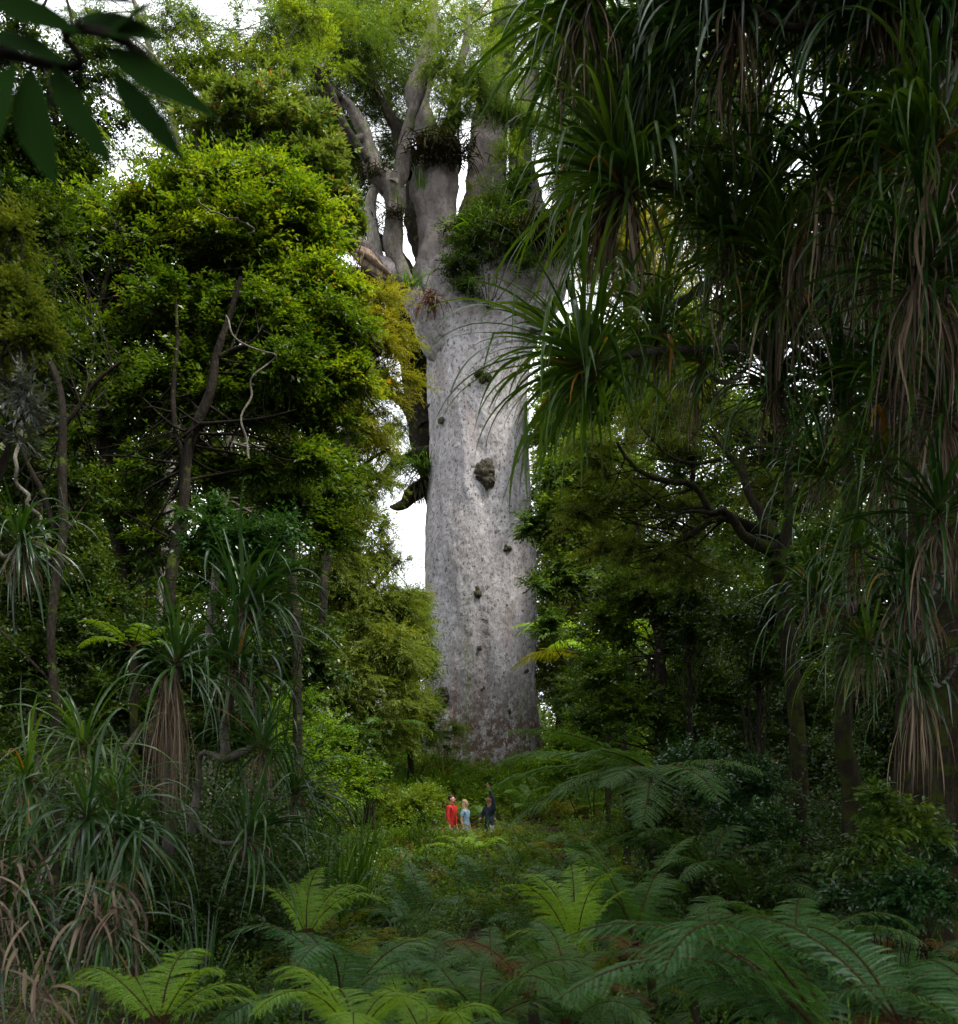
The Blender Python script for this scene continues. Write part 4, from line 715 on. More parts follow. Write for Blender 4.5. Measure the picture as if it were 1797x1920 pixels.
kiekie('climber tuft at the right border above a thick brown skirt', 1752, 232, 5.6, 200, 1, .95, 1.35, 'strap')
kiekie('climber tuft in the top band with brown hanging leaves left of the sky holes', 1385, -20, 5.8, 200, 1, 1.0, .95, 'strapblue')
kiekie('climber tuft at the top edge above the sky holes', 1500, -30, 6.2, 170, 1, 1.0, .5, 'strap')
kiekie('climber tuft in the top band near the right border', 1650, -10, 5.8, 240, 1, 1.0, .6, 'strapblue')
kiekie('climber tuft half out of view in the top right corner', 1770, 30, 6, 210, 1, 1.0, .9, 'strapblue')
kiekie('climber tuft between the skirted top ones, leaves bent straight down', 1260, 30, 6.4, 200, 2, 1.0, .5, 'strap')
kiekie('climber tuft in deep shade right of the widest one', 1330, 290, 7.4, 190, 1, .95, .9, 'strap')
kiekie('climber tuft behind the upright one, arching low', 1430, 330, 7.2, 200, 1, .95, .8, 'strapblue')
kiekie('climber tuft with pale stringy dead leaves above the long bare stem', 1370, 430, 6.8, 210, 1, .9, 1.2, 'strap')
kiekie('climber tuft under the upright one beside stringy dead leaves', 1480, 500, 6.6, 230, 1, .9, 1.1, 'strap')
kiekie('climber tuft hung below the thick brown skirt', 1730, 480, 5.8, 230, 1, .95, 1.2, 'strapblue')
kiekie('climber tuft behind the brown skirt, leaves nearly black', 1630, 440, 7, 200, 1, 1.0, .9, 'strap')
kiekie('climber tuft hanging from the long bare stem over the mossy branches', 1310, 672, 7.8, 220, 2, .8, 1.0, 'strap')
kiekie('climber tuft at the far end of the long bare stem', 1450, 700, 7.0, 240, 1, .85, .7, 'strapblue')
kiekie('climber tuft high behind the top skirt with small fan', 1180, 120, 7.6, 175, 2, .95, .5, 'strap')
# the shaded column down the right side
rows_ = [(1575, 720, 7.0, 210, 1, .85, .6), (1680, 690, 6.4, 230, 1, .8, .8), (1770, 760, 6.2, 220, 1, .75, 1.0), (1540, 880, 7.4, 200, 1, .75, .5), (1655, 860, 6.6, 215, 2, .75, .7), (1760, 950, 6.0, 240, 1, .7, 1.0),
         (1605, 1020, 7.0, 200, 1, .72, .7), (1710, 1080, 6.4, 225, 2, .72, 1.1), (1530, 1110, 7.4, 195, 1, .7, .5), (1620, 1200, 6.8, 205, 2, .65, .8), (1720, 1260, 6.4, 215, 1, .6, 1.5)]
ordn = ['first', 'second', 'third', 'fourth', 'fifth', 'sixth', 'seventh', 'eighth', 'ninth', 'tenth', 'eleventh', 'twelfth', 'thirteenth', 'fourteenth', 'fifteenth', 'sixteenth', 'seventeenth', 'eighteenth', 'nineteenth', 'twentieth']
def nth(i):
    if i == 19: return 'twentieth'
    if 19 < i < 29: return 'twenty-' + ordn[i - 20]
    if i == 29: return 'thirtieth'
    if 29 < i < 39: return 'thirty-' + ordn[i - 30]
    return ordn[i] if i < 20 else ('twentieth plus ' + ordn[i - 20] if i < 39 else 'xx')
for i_, r0 in enumerate(sorted(rows_, key=lambda r: r[1])):
    kiekie('shaded climber tuft on the smothered trunk, %s from the top' % nth(i_), r0[0], r0[1], r0[2], r0[3], r0[4], r0[5], r0[6], 'strapblue' if i_ % 3 else 'strap')
# left side climbers and clumps
LG = 'strap leaved plants on the left bank'
kiekie('arching strap leaf plant below the glossy shrub, leaves sweeping toward the great trunk', 462, 1130, 7.8, 345, 1, .9, .3, 'strapblue', [(450, 1200, 7), (430, 1300, 8), (420, 1420, 9)], 8, LG)
kiekie('strap leaf plant just under the arching one on the same bank', 445, 1235, 7.4, 350, 1, .8, .6, 'strapblue', [(430, 1290, 7), (420, 1420, 8)], 7.8, LG)
kiekie('strap leaf plant on a bent bare stem above its brown beard', 492, 1392, 6.8, 30, 0, .60, .75, 'strapblue', [(470, 1400, 6), (452, 1412, 7), (430, 1424, 7), (405, 1420, 6), (385, 1412, 5), (372, 1440, 6), (360, 1560, 8)], 7.2, LG)
kiekie('strap leaf plant crowning the long straw coloured dead skirt', 333, 1235, 6.4, 300, 1, .62, 0, 'strapblue', [(328, 1300, 9), (322, 1420, 10), (318, 1600, 12)], 6.8, LG)
child('dead_skirt', SKI[2], bpy.context.scene.objects[[o.name for o in COL.objects if o.name.startswith('strap_climber')][-1]], loc=(0, -.12, -.1), s=(.40, .36, 1.1))
for _i in range(2): child('dead_skirt', SKI[_i], bpy.context.scene.objects[[o.name for o in COL.objects if o.name.startswith('strap_climber')][-1]], loc=(.04 - .08 * _i, -.16, -.12), rot=(0, 0, _i * 2), s=(.34, .32, 1.05))
kiekie('strap leaf plant high at the left border with silvery hanging leaves', 42, 1010, 5.6, 320, 2, .5, .7, 'strapblue', None, None, LG)
kiekie('strap leaf plant left of the dead skirt with fine grey green leaves', 150, 1390, 5.6, 250, 1, .55, .5, 'strap', None, None, LG)
kiekie('strap leaf plant at the left border over the rusty litter', 50, 1460, 4.9, 290, 2, .52, .3, 'strap', None, None, LG)
kiekie('largest shining strap leaf clump spilling down the left bank', 168, 1530, 4.4, 300, 2, .56, .2, 'strapblue', None, None, LG)
kiekie('shining strap leaf clump pressed against the largest one', 235, 1560, 4.5, 320, 2, .52, .2, 'strapblue', None, None, LG)
kiekie('yellow tinged strap leaf plant behind the largest shining clump', 215, 1490, 5.2, 20, 0, .45, 0, 'strap', None, None, LG)
kiekie('low strap leaf clump over pale dead leaves at the bottom left border', 18, 1700, 3.8, 330, 2, .5, 0, 'strapblue', None, None, LG)
kiekie('small strap leaf clump between two fans of dead leaves', 190, 1735, 3.9, 330, 2, .44, 0, 'strapblue', None, None, LG)
kiekie('strap leaf plant in the dark hollow under the brown beard', 470, 1560, 6.6, 330, 1, .7, .3, 'strapblue', None, None, LG)
kiekie('strap leaf plant hugging the slope behind the brown beard', 560, 1480, 8.5, 340, 1, .7, .4, 'strapblue', None, None, LG)
def dead_fan(label, px, pyy, Y_, n, L0, seed, az=(200, 340), el=(-50, 10)):
    rng = rs(seed); b = P(px, pyy, Y_); o_ = thing('dead_leaf_heap', label, 'dead leaves', b); mb = MB(); a = np.radians(rng.uniform(az[0], az[1], n)); e = np.radians(rng.uniform(el[0], el[1], n))
    D = np.stack([np.cos(a) * np.cos(e), np.sin(a) * np.cos(e), np.sin(e)], 1)
    D = D + rng.randn(n, 3) * .25; straps(mb, b + rng.randn(n, 3) * .07, D, L0 * .72 * rng.uniform(.3, 1.1, n), .012 * rng.uniform(.4, 1.5, n), rng.uniform(.8, 3.4, n), 10, .6, rng, wav=.7, twist=2.2, tip=3, kink=.25)
    mb.build('dead_leaves', M['dead'], o_); return o_
dead_fan('fan of pale bent dead leaves at the left border', 30, 1640, 3.9, 60, .55, 1, (180, 350))
dead_fan('bleached heap of dead leaves hanging under the low clump', -10, 1720, 3.5, 90, .5, 2, (230, 370), (-60, 25))
dead_fan('brown fan of dead leaves spread below the largest shining clump', 212, 1695, 3.9, 70, .55, 3, (215, 345), (-60, 0))
dead_fan('small heap of dead leaves in the corner litter', 60, 1860, 3.4, 40, .4, 4, (200, 380))
# ------------------------------------------------------------------ sedges and upright grasses
def sedge(label, px, pyy, Y_, n, L0, seed, mat='sedge', wdt=.016, spread=.45, droop=1.2, name='sedge', cat='sedge', rad=.12, lean=(0, 0), down=None):
    rng = rs(seed); b = P(px, pyy, Y_)
    if down is None: b[2] = float(gz(b[0], b[1]))
    o_ = thing(name, label, cat, b, 'sedge clumps on the forest floor'); mb = MB()
    a = rng.uniform(0, 2 * math.pi, n); s_ = np.abs(rng.randn(n)) * spread
    D = np.stack([np.cos(a) * s_ + lean[0], np.sin(a) * s_ + lean[1], np.ones(n)], 1); B = b + np.stack([np.cos(a), np.sin(a), np.zeros(n)], 1) * (rad * rng.rand(n) ** .5)[:, None]
    straps(mb, B, D, L0 * rng.uniform(.5, 1.1, n), wdt * rng.uniform(.7, 1.2, n), droop * rng.uniform(.5, 1.6, n), 10, .35, rng, wav=.2)
    mb.build('blades', M[mat], o_); return o_
sedge('tall bright sedge clump in front of the dark hollow', 470, 1800, 3.9, 46, .95, 1, wdt=.020, spread=.32, lean=(.05, 0), rad=.22)
sedge('upright sedge at the right of the tall bright one', 530, 1800, 3.8, 36, .9, 2, wdt=.018, spread=.35, lean=(.15, 0), rad=.15)
sedge('sedge clump with blades arching to the left of the tall bright one', 400, 1800, 4.2, 36, 1.0, 3, wdt=.018, spread=.4, lean=(-.35, 0), rad=.15)
sedge('sedge clump standing dark and tall below the olive feathery tree', 652, 1600, 12.5, 80, 2.0, 4, wdt=.045, spread=.25, droop=1.4, rad=.3)
sedge('second tall sedge clump a little nearer than the dark tall one', 610, 1610, 11, 60, 1.7, 5, wdt=.04, spread=.3, rad=.3)
sedge('thin sedge tuft in the fern bed right of the tall bright sedge', 700, 1800, 5.2, 30, .75, 6, rad=.08)
sedge('sedge tuft with a few broad blades near the right border of the fern bed', 1612, 1800, 5.0, 16, .75, 7, wdt=.026, spread=.2, rad=.05)
sedge('pale arching sedge below the leaning black trunk', 1500, 1620, 7.6, 60, 1.0, 8, 'strapblue', .018, .6, 1.6, lean=(-.35, -.1))
sedge('drooping sedge beside the pale arching one', 1430, 1680, 7.0, 50, .8, 9, 'strapblue', .016, .6, 1.7, lean=(-.4, 0))
sedge('sedge clump at the foot of the slender V forked tree', 1265, 1560, 11, 40, .8, 10, 'sedge', .03, .35)
sedge('grassy sedge growing against the right foot of the great trunk', 1000, 1425, 31, 70, .9, 11, 'sedge', .05, .5, rad=.5)
sedge('brownish grass clump at the left foot of the great trunk', 850, 1430, 31.2, 90, 1.0, 12, 'fernD', .04, .6, rad=.8)
sedge('dark grassy clump on the mound left of the great trunk', 765, 1440, 30, 70, .9, 13, 'sedge', .05, .5, rad=.5)
sedge('sedge with long blades crossing the shade behind the brown beard plant', 380, 1620, 7.4, 50, 1.1, 14, 'strapblue', .02, .5, 1.4)
sedge('thin grass below the sapling on the right', 1560, 1790, 5.4, 30, .6, 15, 'strapblue', .014, .6)
# ------------------------------------------------------------------ ferns
def frond_mesh(mat, el, droop, pairs=26, J=11, seed=0, width=.30, wfac=1.0, pin_droop=.38):
    """one feather shaped frond of length 1 growing along +X"""
    rng = rs(seed); mb = MB(); S = pairs + 6; bend = rng.uniform(-.35, .35); p = np.zeros(3); d = np.array([math.cos(R(el)), 0, math.sin(R(el))]); path = []; dirs = []
    for k in range(S + 1):
        path.append(p.copy()); dirs.append(d.copy()); p = p + d / S; d = unit(d + np.array([0, bend, -1.0]) * droop * (.3 + 1.4 * k / S) / S)
    path = np.array(path); dirs = np.array(dirs)
    tube(mb, path, np.linspace(.009, .0015, S + 1), 5, 1)
    for k in range(5, S):
        t = (k - 5) / (S - 5); L = width * (min(1, .45 + t * 2.2)) * (1 - t) ** .62 * (1 + rng.randn() * .05) + .012
        for sg in (-1, 1):
            if rng.rand() < .04: continue
            L = L * rng.uniform(.9, 1.08); s_ = np.array([0, sg, 0.]); dd = dirs[k]; nn = unit(np.cross(dd, [0, 1., 0])); nn = nn if nn[2] > 0 else -nn
            a = unit(s_ + dd * (.25 + .5 * t) + rng.randn(3) * .09 + nn * .12)
            u = (np.arange(J) + .6) / J; c = path[k] + a * (L * u)[:, None] - np.array([0, 0, 1.]) * (pin_droop * L * u ** 2)[:, None] + dd * (L * .06 * u ** 2)[:, None]
            pl = (.74 / S) * wfac * min(1, L / .08) * np.minimum(1, 1.7 * (1 - u) + .22); ax = unit(a - np.array([0, 0, 1.]) * (2 * pin_droop * u)[:, None])
            for s2 in (-1, 1):
                b_ = unit(np.cross(nn, ax) * s2 + ax * .45 - nn * .15)
                leaves(mb, c, b_, unit(np.tile(nn, (J, 1)) + rng.randn(J, 3) * .1), pl, L / J * .92, rng.rand() * .35 + .3, rng, .15, .3, 0)
    return mb.mesh('frond', [M[mat], M['stalk']])
FR = {}
SHAPES = {'up': (68, 1.9), 'arch': (52, 2.2), 'wide': (34, 1.5), 'flat': (14, .7), 'down': (-4, .75)}
def frond(mat, shape, hi=False):
    k = (mat, shape, hi)
    if k not in FR:
        el, dr = SHAPES[shape]; FR[k] = [frond_mesh(mat, el + 4 * s_, dr, 32 if hi else 22, 20 if hi else 9, 600 + s_ + len(FR) * 5, .23 if not hi else .26) for s_ in range(3)]
    return FR[k]
def fern(label, loc, size, mat, n=9, shape='arch', hi=False, seed=0, azs=None, group='ferns on the forest floor', name='fern', trunk_h=0, gather=0):
    rng = rs(700 + seed); g_ = float(gz(loc[0], loc[1]))
    if loc[2] > g_ + .12: trunk_h = trunk_h + loc[2] - g_; loc = (loc[0], loc[1], g_)
    o_ = thing(name, label, 'fern', loc, group)
    azs = azs if azs is not None else [i * 360 / n + rng.uniform(-16, 16) for i in range(n)]
    for i, a in enumerate(azs):
        sh = shape if isinstance(shape, str) else shape[i % len(shape)]
        ms = frond(mat if rng.rand() > .06 or hi or mat == 'deadfern' else ('fernD' if mat != 'fernD' else 'deadfern'), sh, hi); s_ = size * rng.uniform(.75, 1.1)
        child('frond', ms[rng.randint(3)], o_, (0, 0, trunk_h), (rng.uniform(-.15, .15), rng.uniform(-.18, .18), R(a)), s_)
    if trunk_h:
        m = MB(); b = np.array(loc, float); tube(m, curve([b - [0, 0, .3], b + [.02, 0, trunk_h * .5], b + [0, 0, trunk_h]], 14), .02 + .016 * size, 12, rough=.4, nfreq=9); m.build('trunk', M['mossbark'], o_)
    return o_
def G3(px, Y_, dz=0): x = (px - CX) * Y_ / F; return (x, Y_, float(gz(x, Y_)) + dz)
HG = 'large ferns in the foreground'
# the big ones near the lens
fern('huge bluish fern spreading its broad fronds across the bottom right corner', P(1560, 1960, 3.1), 1.15, 'fernC', shape=['wide', 'arch', 'wide'], hi=True, seed=1, azs=[178, 158, 138, 115, 195, 92, 212], group=HG)
fern('bluish fern with a reddish midrib standing right of the huge one', P(1700, 1945, 3.3), 1.0, 'fernC', shape=['arch', 'arch', 'wide'], hi=True, seed=2, azs=[100, 140, 60, 20, 170], group=HG)
fern('dark fern cut off by the bottom right corner', P(1880, 1990, 3.0), .8, 'fernC', shape='arch', hi=True, seed=3, azs=[110, 150, 180, 80], group=HG)
fern('pale lime fern frond cluster arching at the bottom left', P(300, 1925, 3.5), .52, 'fernB', shape=['arch', 'wide', 'arch'], hi=True, seed=4, azs=[172, 10, 140, 40, 190, -10, 90], group=HG)
fern('bright lime fern at the bottom centre', P(665, 1960, 3.4), .55, 'fernB', shape=['arch', 'wide'], hi=True, seed=5, azs=[150, 100, 60, 20, 175, 200, 330, 270, 235], group=HG)
fern('second lime fern overlapping the bottom centre one on its right', P(800, 1965, 3.5), .52, 'fernB', shape=['arch', 'wide'], hi=True, seed=6, azs=[140, 90, 30, 180, 350, 220, 300], group=HG)
fern('yellow green fern holding one upright frond right of the strap leaf bank', P(575, 1760, 6.6), .75, 'fernB', shape=['up', 'arch'], hi=True, seed=7, azs=[90, 60, 130, 20, 170], group=HG)
fern('dusky blue fern behind the bottom centre lime fern', P(640, 1900, 4.3), .8, 'fernC', 8, ['arch', 'wide'], True, 8, group=HG)
fern('dark green fern with long combed fronds in the middle of the bed', P(930, 1840, 6.2), .8, 'fernA', 8, ['arch', 'wide'], True, 9, group=HG)
fern('tall fern with a frond bowing over toward the three visitors', P(1190, 1760, 8.6), 1.5, 'fernA', 7, ['arch', 'up'], True, 10, azs=[170, 145, 110, 200, 60, 20, 240], group=HG)
fern('fern with upright yellow green stems on the right of the bed', P(1080, 1800, 6.6), .95, 'fernB', 6, ['up'], True, 11, group=HG)
fern('fern whose fronds droop in combed ridges near the bottom middle', P(900, 1930, 4.4), .85, 'fernA', 9, ['arch', 'wide'], True, 12, group=HG)
fern('deep green fern between the bottom centre and the huge bluish one', P(1060, 1930, 4.6), .72, 'fernA', 8, ['arch', 'arch', 'up'], True, 13, group=HG)
fern('fern with russet dying fronds under the deep green one', P(1000, 1880, 5.2), .8, 'deadfern', 6, ['wide', 'arch'], True, 14, group=HG)
fern('rusty dead fern at the bottom edge beside the lime ferns', P(905, 2010, 3.9), .4, 'deadfern', 7, ['wide', 'flat'], True, 15, group=HG)
fern('dark arching fern in the right of the bed above the huge bluish fern', P(1300, 1850, 6.0), .8, 'fernC', 9, ['arch', 'wide'], True, 16, group=HG)
fern('russet tipped fern behind the dark arching one', P(1220, 1820, 6.8), .7, 'deadfern', 5, ['arch', 'wide'], True, 17, group=HG)
fern('fern half hidden under the sapling of round leaves', P(1500, 1800, 5.6), .95, 'fernA', 8, ['arch', 'wide'], True, 18, group=HG)
for _i, (_x, _y, _s, _m, _l) in enumerate([(1340, 8.6, 1.2, 'fernA', 'arching green fern in front of the dark glossy bush'), (1450, 8.0, 1.1, 'fernC', 'dark fern right of the arching green one by the glossy bush'), (1240, 9.8, 1.1, 'fernA', 'green fern at the left foot of the glossy bush'), (1560, 8.4, 1.0, 'fernC', 'dark fern at the foot of the leaning black trunk'), (1110, 10.5, 1.3, 'fernA', 'green fern below the sweeping fronds on the right'), (1400, 10.4, 1.5, 'fernA', 'tall green fern rising from inside the glossy bush')]):
    fern(_l, G3(_x, _y, .25 if _i != 5 else .6), _s, _m, 9, ['arch', 'wide'], True, 40 + _i, group=HG)
# tree ferns
TG = 'tree ferns beside the clearing'
fern('tree fern with broad fronds sweeping down toward the visitors from the right', P(1222, 1452, 12.0), 2.3, 'fernA', shape=['down', 'flat', 'down'], hi=True, seed=20, azs=[182, 198, 170, 212, 228, 243, 258, 150, 280, 310], group=TG, name='tree_fern', trunk_h=.05)
fern('tree fern with pale fronds just right of the foot of the great trunk', P(1140, 1250, 23), 3.4, 'fernB', shape=['wide', 'arch'], seed=21, azs=[180, 200, 160, 225, 130, 300, 60], group=TG, name='tree_fern')
fern('tree fern arching low behind the shaded bush on the right', P(1330, 1640, 10.5), 1.6, 'fernA', shape=['arch', 'wide'], hi=True, seed=22, azs=[180, 150, 205, 120, 60, 20], group=TG, name='tree_fern')
fern('small tree fern on the dark side left of the great trunk', P(700, 1400, 24.5), 1.9, 'fernA', shape=['wide', 'arch'], seed=23, azs=[0, 30, 330, 200, 160, 280, 90], group=TG, name='tree_fern')
fern('tree fern in the shade above the sweeping one', P(1260, 1410, 17), 2.0, 'fernC', shape=['wide', 'arch'], seed=24, azs=[180, 210, 150, 330, 30, 100, 270], group=TG, name='tree_fern')
fern('little fern lit in the gloom beside the dead skirt', P(250, 1215, 7.0), .5, 'fernB', shape='wide', seed=25, azs=[10, 170, 60, 230, 300], group=TG, name='tree_fern')
# the fern bed: one fern after another over the forest floor, labelled by band and order
rg = rs(4242); placed = []; bands = [(4.0, 6.5, 24, 'in the nearest fern band', .66), (6.5, 9.5, 32, 'in the second fern band', .9), (9.5, 14, 34, 'in the middle fern band', 1.0), (14, 19, 19, 'beyond the middle fern band', 1.25), (19, 23.6, 16, 'in front of the visitors', 1.4), (26.8, 33, 24, 'between visitors and great trunk', 1.35)]
for y0, y1, n_, phrase, sz in bands:
    got = []; tries = 0
    while len(got) < n_ and tries < 900:
        tries += 1; yy = rg.uniform(y0, y1); lim = .50 if y0 < 14 else (.30 if y0 < 26 else .20); lo = -.30 if y0 < 9 else -lim * .8
        xx = rg.uniform(lo, lim) * yy
        if all((xx - a[0]) ** 2 + (yy - a[1]) ** 2 > (.047 * yy + .13) ** 2 for a in placed) and not (23.6 < yy < 26.6 and abs(xx) < 1.6) : got.append((xx, yy)); placed.append((xx, yy))
    got.sort(key=lambda g: g[0] / g[1])
    for i_, (xx, yy) in enumerate(got):
        mt = rg.choice(['fernA', 'fernA', 'fernC', 'fernB', 'fernD', 'deadfern'], p=[.34, .16, .2, .14, .10, .06]) if abs(xx / yy) < .3 else rg.choice(['fernA', 'fernC', 'deadfern'], p=[.5, .42, .08])
        cn = {'fernA': 'green', 'fernC': 'dark bluish', 'fernB': 'lime green', 'fernD': 'yellowing', 'deadfern': 'rusty brown'}[mt]
        fern('%s fern, %s from the left %s' % (cn, nth(i_), phrase), (xx, yy, float(gz(xx, yy)) - .02), sz * rg.uniform(.75, 1.2), mt, rg.randint(8, 13), ['arch', 'wide', 'wide', 'up'] if rg.rand() < .4 else ['arch', 'wide'], yy < 8, int(rg.randint(1e6)) % 9999, group='ferns of the fern bed')
# ------------------------------------------------------------------ undergrowth nobody could count
def undergrowth(name, label, N, kind, mat, seed, yr, lim, scale, per=22, hgt=.5, rad=.35, mats=None):
    rng = rs(seed); yy = yr[0] + (yr[1] - yr[0]) * rng.rand(N) ** .8; xx = rng.uniform(lim[0], lim[1], N) * yy; zz = gz(xx, yy); keep = ~((np.abs(xx) < 1.7) & (yy > 24.2) & (yy < 26.0)); xx, yy, zz = xx[keep], yy[keep], zz[keep]; N = len(xx)
    r_ = rad * rng.uniform(.6, 1.4, N); h_ = hgt * rng.uniform(.5, 1.3, N); idx = np.repeat(np.arange(N), per); q = unit(rng.randn(len(idx), 3)); q[:, 2] = np.abs(q[:, 2])
    C = np.stack([xx, yy, zz], 1)[idx] + q * np.stack([r_, r_, h_], 1)[idx] * rng.uniform(.3, 1, len(idx))[:, None]
    mb = MB(); cl = np.clip(rng.rand(N)[idx] * .65 + rng.rand(len(idx)) * .35, 0, 1); sprays(mb, C, q + rng.randn(len(idx), 3) * .3 + [0, 0, .3], kind, rng, cl, scale)
    o_ = mb.build(name, M[mat]); return tag(o_, label, None, None, 'stuff')
undergrowth('undergrowth', 'tangle of small leaved plants covering the forest floor', 420, 'small', 'under', 1, (12, 33), (-.32, .34), 1.35, hgt=.34)
undergrowth('undergrowth', 'leafy tangle climbing the mound to the foot of the great trunk', 200, 'small', 'under', 11, (28, 33.4), (-.12, .15), 1.8, hgt=.7, rad=.6)
undergrowth('undergrowth', 'low dark leafy plants between the nearer ferns', 340, 'small', 'green', 2, (3.6, 12), (-.56, .56), .75, 22, .38, .3)
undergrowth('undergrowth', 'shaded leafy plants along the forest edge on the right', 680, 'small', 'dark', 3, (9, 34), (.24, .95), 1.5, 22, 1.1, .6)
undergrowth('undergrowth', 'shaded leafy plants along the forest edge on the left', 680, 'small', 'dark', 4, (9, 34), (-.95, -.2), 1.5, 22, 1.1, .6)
undergrowth('undergrowth', 'feathery yellow green herbs around the visitors', 260, 'fine', 'olive', 5, (17, 33), (-.2, .24), 1.0, 18, .45, .35)
undergrowth('undergrowth', 'waist high herbs right in front of the visitors', 150, 'small', 'under', 12, (22.4, 24.1), (-.11, .10), 1.1, 26, .58, .32)
undergrowth('undergrowth', 'taller mixed shrubs breaking up the floor below the visitors', 70, 'small', 'green', 13, (13, 23), (-.26, .28), 1.2, 60, .95, .55)
undergrowth('undergrowth', 'russet dead bracken among the green undergrowth', 70, 'fine', 'deadfern', 14, (10, 33), (-.2, .26), 1.0, 16, .5, .3)
undergrowth('ground_herbs', 'tiny dark leaves carpeting the bottom left corner', 90, 'small', 'glossy', 6, (2.9, 4.6), (-.55, -.2), .45, 26, .22, .25)
rng = rs(9); n_ = 2600; yy = rng.uniform(2.6, 24, n_); xx = rng.uniform(-.58, .58, n_) * yy; mb = MB(); a = rng.uniform(0, 6.28, n_)
straps(mb, np.stack([xx, yy, gz(xx, yy)], 1), np.stack([np.cos(a) * .5, np.sin(a) * .5, np.ones(n_)], 1), rng.uniform(.25, .7, n_), .010 + .0006 * yy, rng.uniform(1, 3, n_), 6, rng=rng, clump=rng.rand(n_))
tag(mb.build('grass', M['sedge']), 'scattered green grass blades among the ferns', None, None, 'stuff')
n_ = 4200; yy = rng.uniform(2.6, 33, n_); xx = rng.uniform(-.58, .58, n_) * yy; mb = MB(); a = rng.uniform(0, 6.28, n_)
straps(mb, np.stack([xx, yy, gz(xx, yy) + .04], 1), np.stack([np.cos(a), np.sin(a), rng.uniform(0, .7, n_)], 1), rng.uniform(.15, .55, n_), .012 + .0007 * yy, rng.uniform(.5, 2, n_), 5, rng=rng, clump=rng.rand(n_), wav=.8, twist=1.4)
tag(mb.build('leaf_litter', M['dead']), 'dry fallen leaves and stalks on the forest floor', None, None, 'stuff')

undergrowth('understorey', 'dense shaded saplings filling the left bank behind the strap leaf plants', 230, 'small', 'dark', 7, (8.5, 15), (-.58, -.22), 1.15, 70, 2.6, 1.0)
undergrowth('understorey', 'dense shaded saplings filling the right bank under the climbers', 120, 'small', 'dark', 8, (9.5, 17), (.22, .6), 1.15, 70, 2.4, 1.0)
# a wooded slope far behind, one unbroken mass
rng = rs(31); mb = MB()
for x0, x1, y0, h0, n_ in ((-34, -6.2, 52, 20, 8000), (-6.4, 4, 60, 9.5, 1500), (3.2, 36, 50, 25, 10500), (-9, 8, 46, 4.5, 2600), (4.2, 22, 38, 9, 5000), (-24, -8, 38, 10, 4000), (-40, -16, 44, 22, 3000), (12, 40, 42, 24, 3400)):
    xx = rng.uniform(x0, x1, n_); yy = y0 + rng.uniform(-3, 4, n_); hh = h0 * (.8 + .2 * np.sin(xx * .7) + .12 * np.sin(xx * 2.1 + 1)); zz = 1.5 + hh * rng.rand(n_) ** .8
    C = np.stack([xx, yy + rng.randn(n_), zz], 1); sprays(mb, C, rng.randn(n_, 3) * .6 + [0, -.5, .4], 'far', rng, rng.rand(n_), 2.3)
tag(mb.build('distant_forest', M['far']), 'unbroken dark wood closing the view behind the clearing', None, None, 'stuff')

# ------------------------------------------------------------------ the boardwalk
BW = thing('boardwalk', 'low wooden walkway with a dark rail where the visitors stand', 'boardwalk', (-.3, 25.2, .02))
def box(mb, x0, x1, y0, y1, z0, z1, bev=.006):
    v = [(x, y, z) for x in (x0, x1) for y in (y0, y1) for z in (z0, z1)]
    mb.add(v, [[0, 1, 3, 2], [4, 6, 7, 5], [0, 4, 5, 1], [2, 3, 7, 6], [0, 2, 6, 4], [1, 5, 7, 3]])
m = MB()
for i in range(44): box(m, -3.9 + i * .155, -3.9 + i * .155 + .143, 24.5, 26.0, -.02, .03)
m.build('deck', M['wood'], BW, smooth=False)
m = MB(); box(m, -3.9, 2.4, 25.86, 25.96, .80, .86); box(m, -3.9, 2.4, 25.90, 25.93, .45, .60); m.build('rail', M['wood'], BW, smooth=False)
for i in range(6):
    m = MB(); box(m, -3.8 + i * 1.2, -3.7 + i * 1.2, 25.965, 26.06, -.3, .90); m.build('post', M['wood'], BW, smooth=False)
m = MB(); box(m, -3.4, -1.45, 24.35, 24.40, .55, .75); o_ = m.build('kick_board', M['wood'], BW, smooth=False); o_['label'] = 'reddish brown board beside the man in red'

# ------------------------------------------------------------------ the visitors
def flat_mat(name, c, rough=.8, nsc=12, var=.25, spec=.3):
    t = NT(name); n1 = t.noise(nsc, 4, t.mapping((1, 1, 1))); cc = t.ramp(n1, [(.3, tuple(x * (1 - var) for x in c)), (.7, tuple(min(1, x * (1 + var)) for x in c))]); return t.done(t.bsdf(cc, rough, spec, t.bump(n1, .3, .01)))
M['skin'] = flat_mat('skin', (.50, .29, .21), .5); M['skin2'] = flat_mat('brown skin', (.32, .17, .11), .5); M['red'] = flat_mat('red jacket cloth', (.46, .022, .016), .65); M['blue'] = flat_mat('light blue cotton', (.30, .44, .60), .85)
M['navy'] = flat_mat('dark navy cloth', (.012, .022, .032), .75); M['teal'] = flat_mat('dark grey vest', (.035, .052, .065), .7); M['jeans'] = flat_mat('faded jeans', (.22, .27, .33), .9); M['beige'] = flat_mat('pale trousers', (.38, .34, .29), .9)
M['blond'] = flat_mat('blond hair', (.50, .37, .20), .5, 40); M['brownhair'] = flat_mat('dark brown hair', (.035, .02, .014), .6, 40); M['lips'] = flat_mat('lips', (.38, .12, .10), .5); M['eye'] = flat_mat('eyes', (.02, .015, .012), .3); M['stubble'] = flat_mat('stubble', (.12, .07, .05), .8, 60)
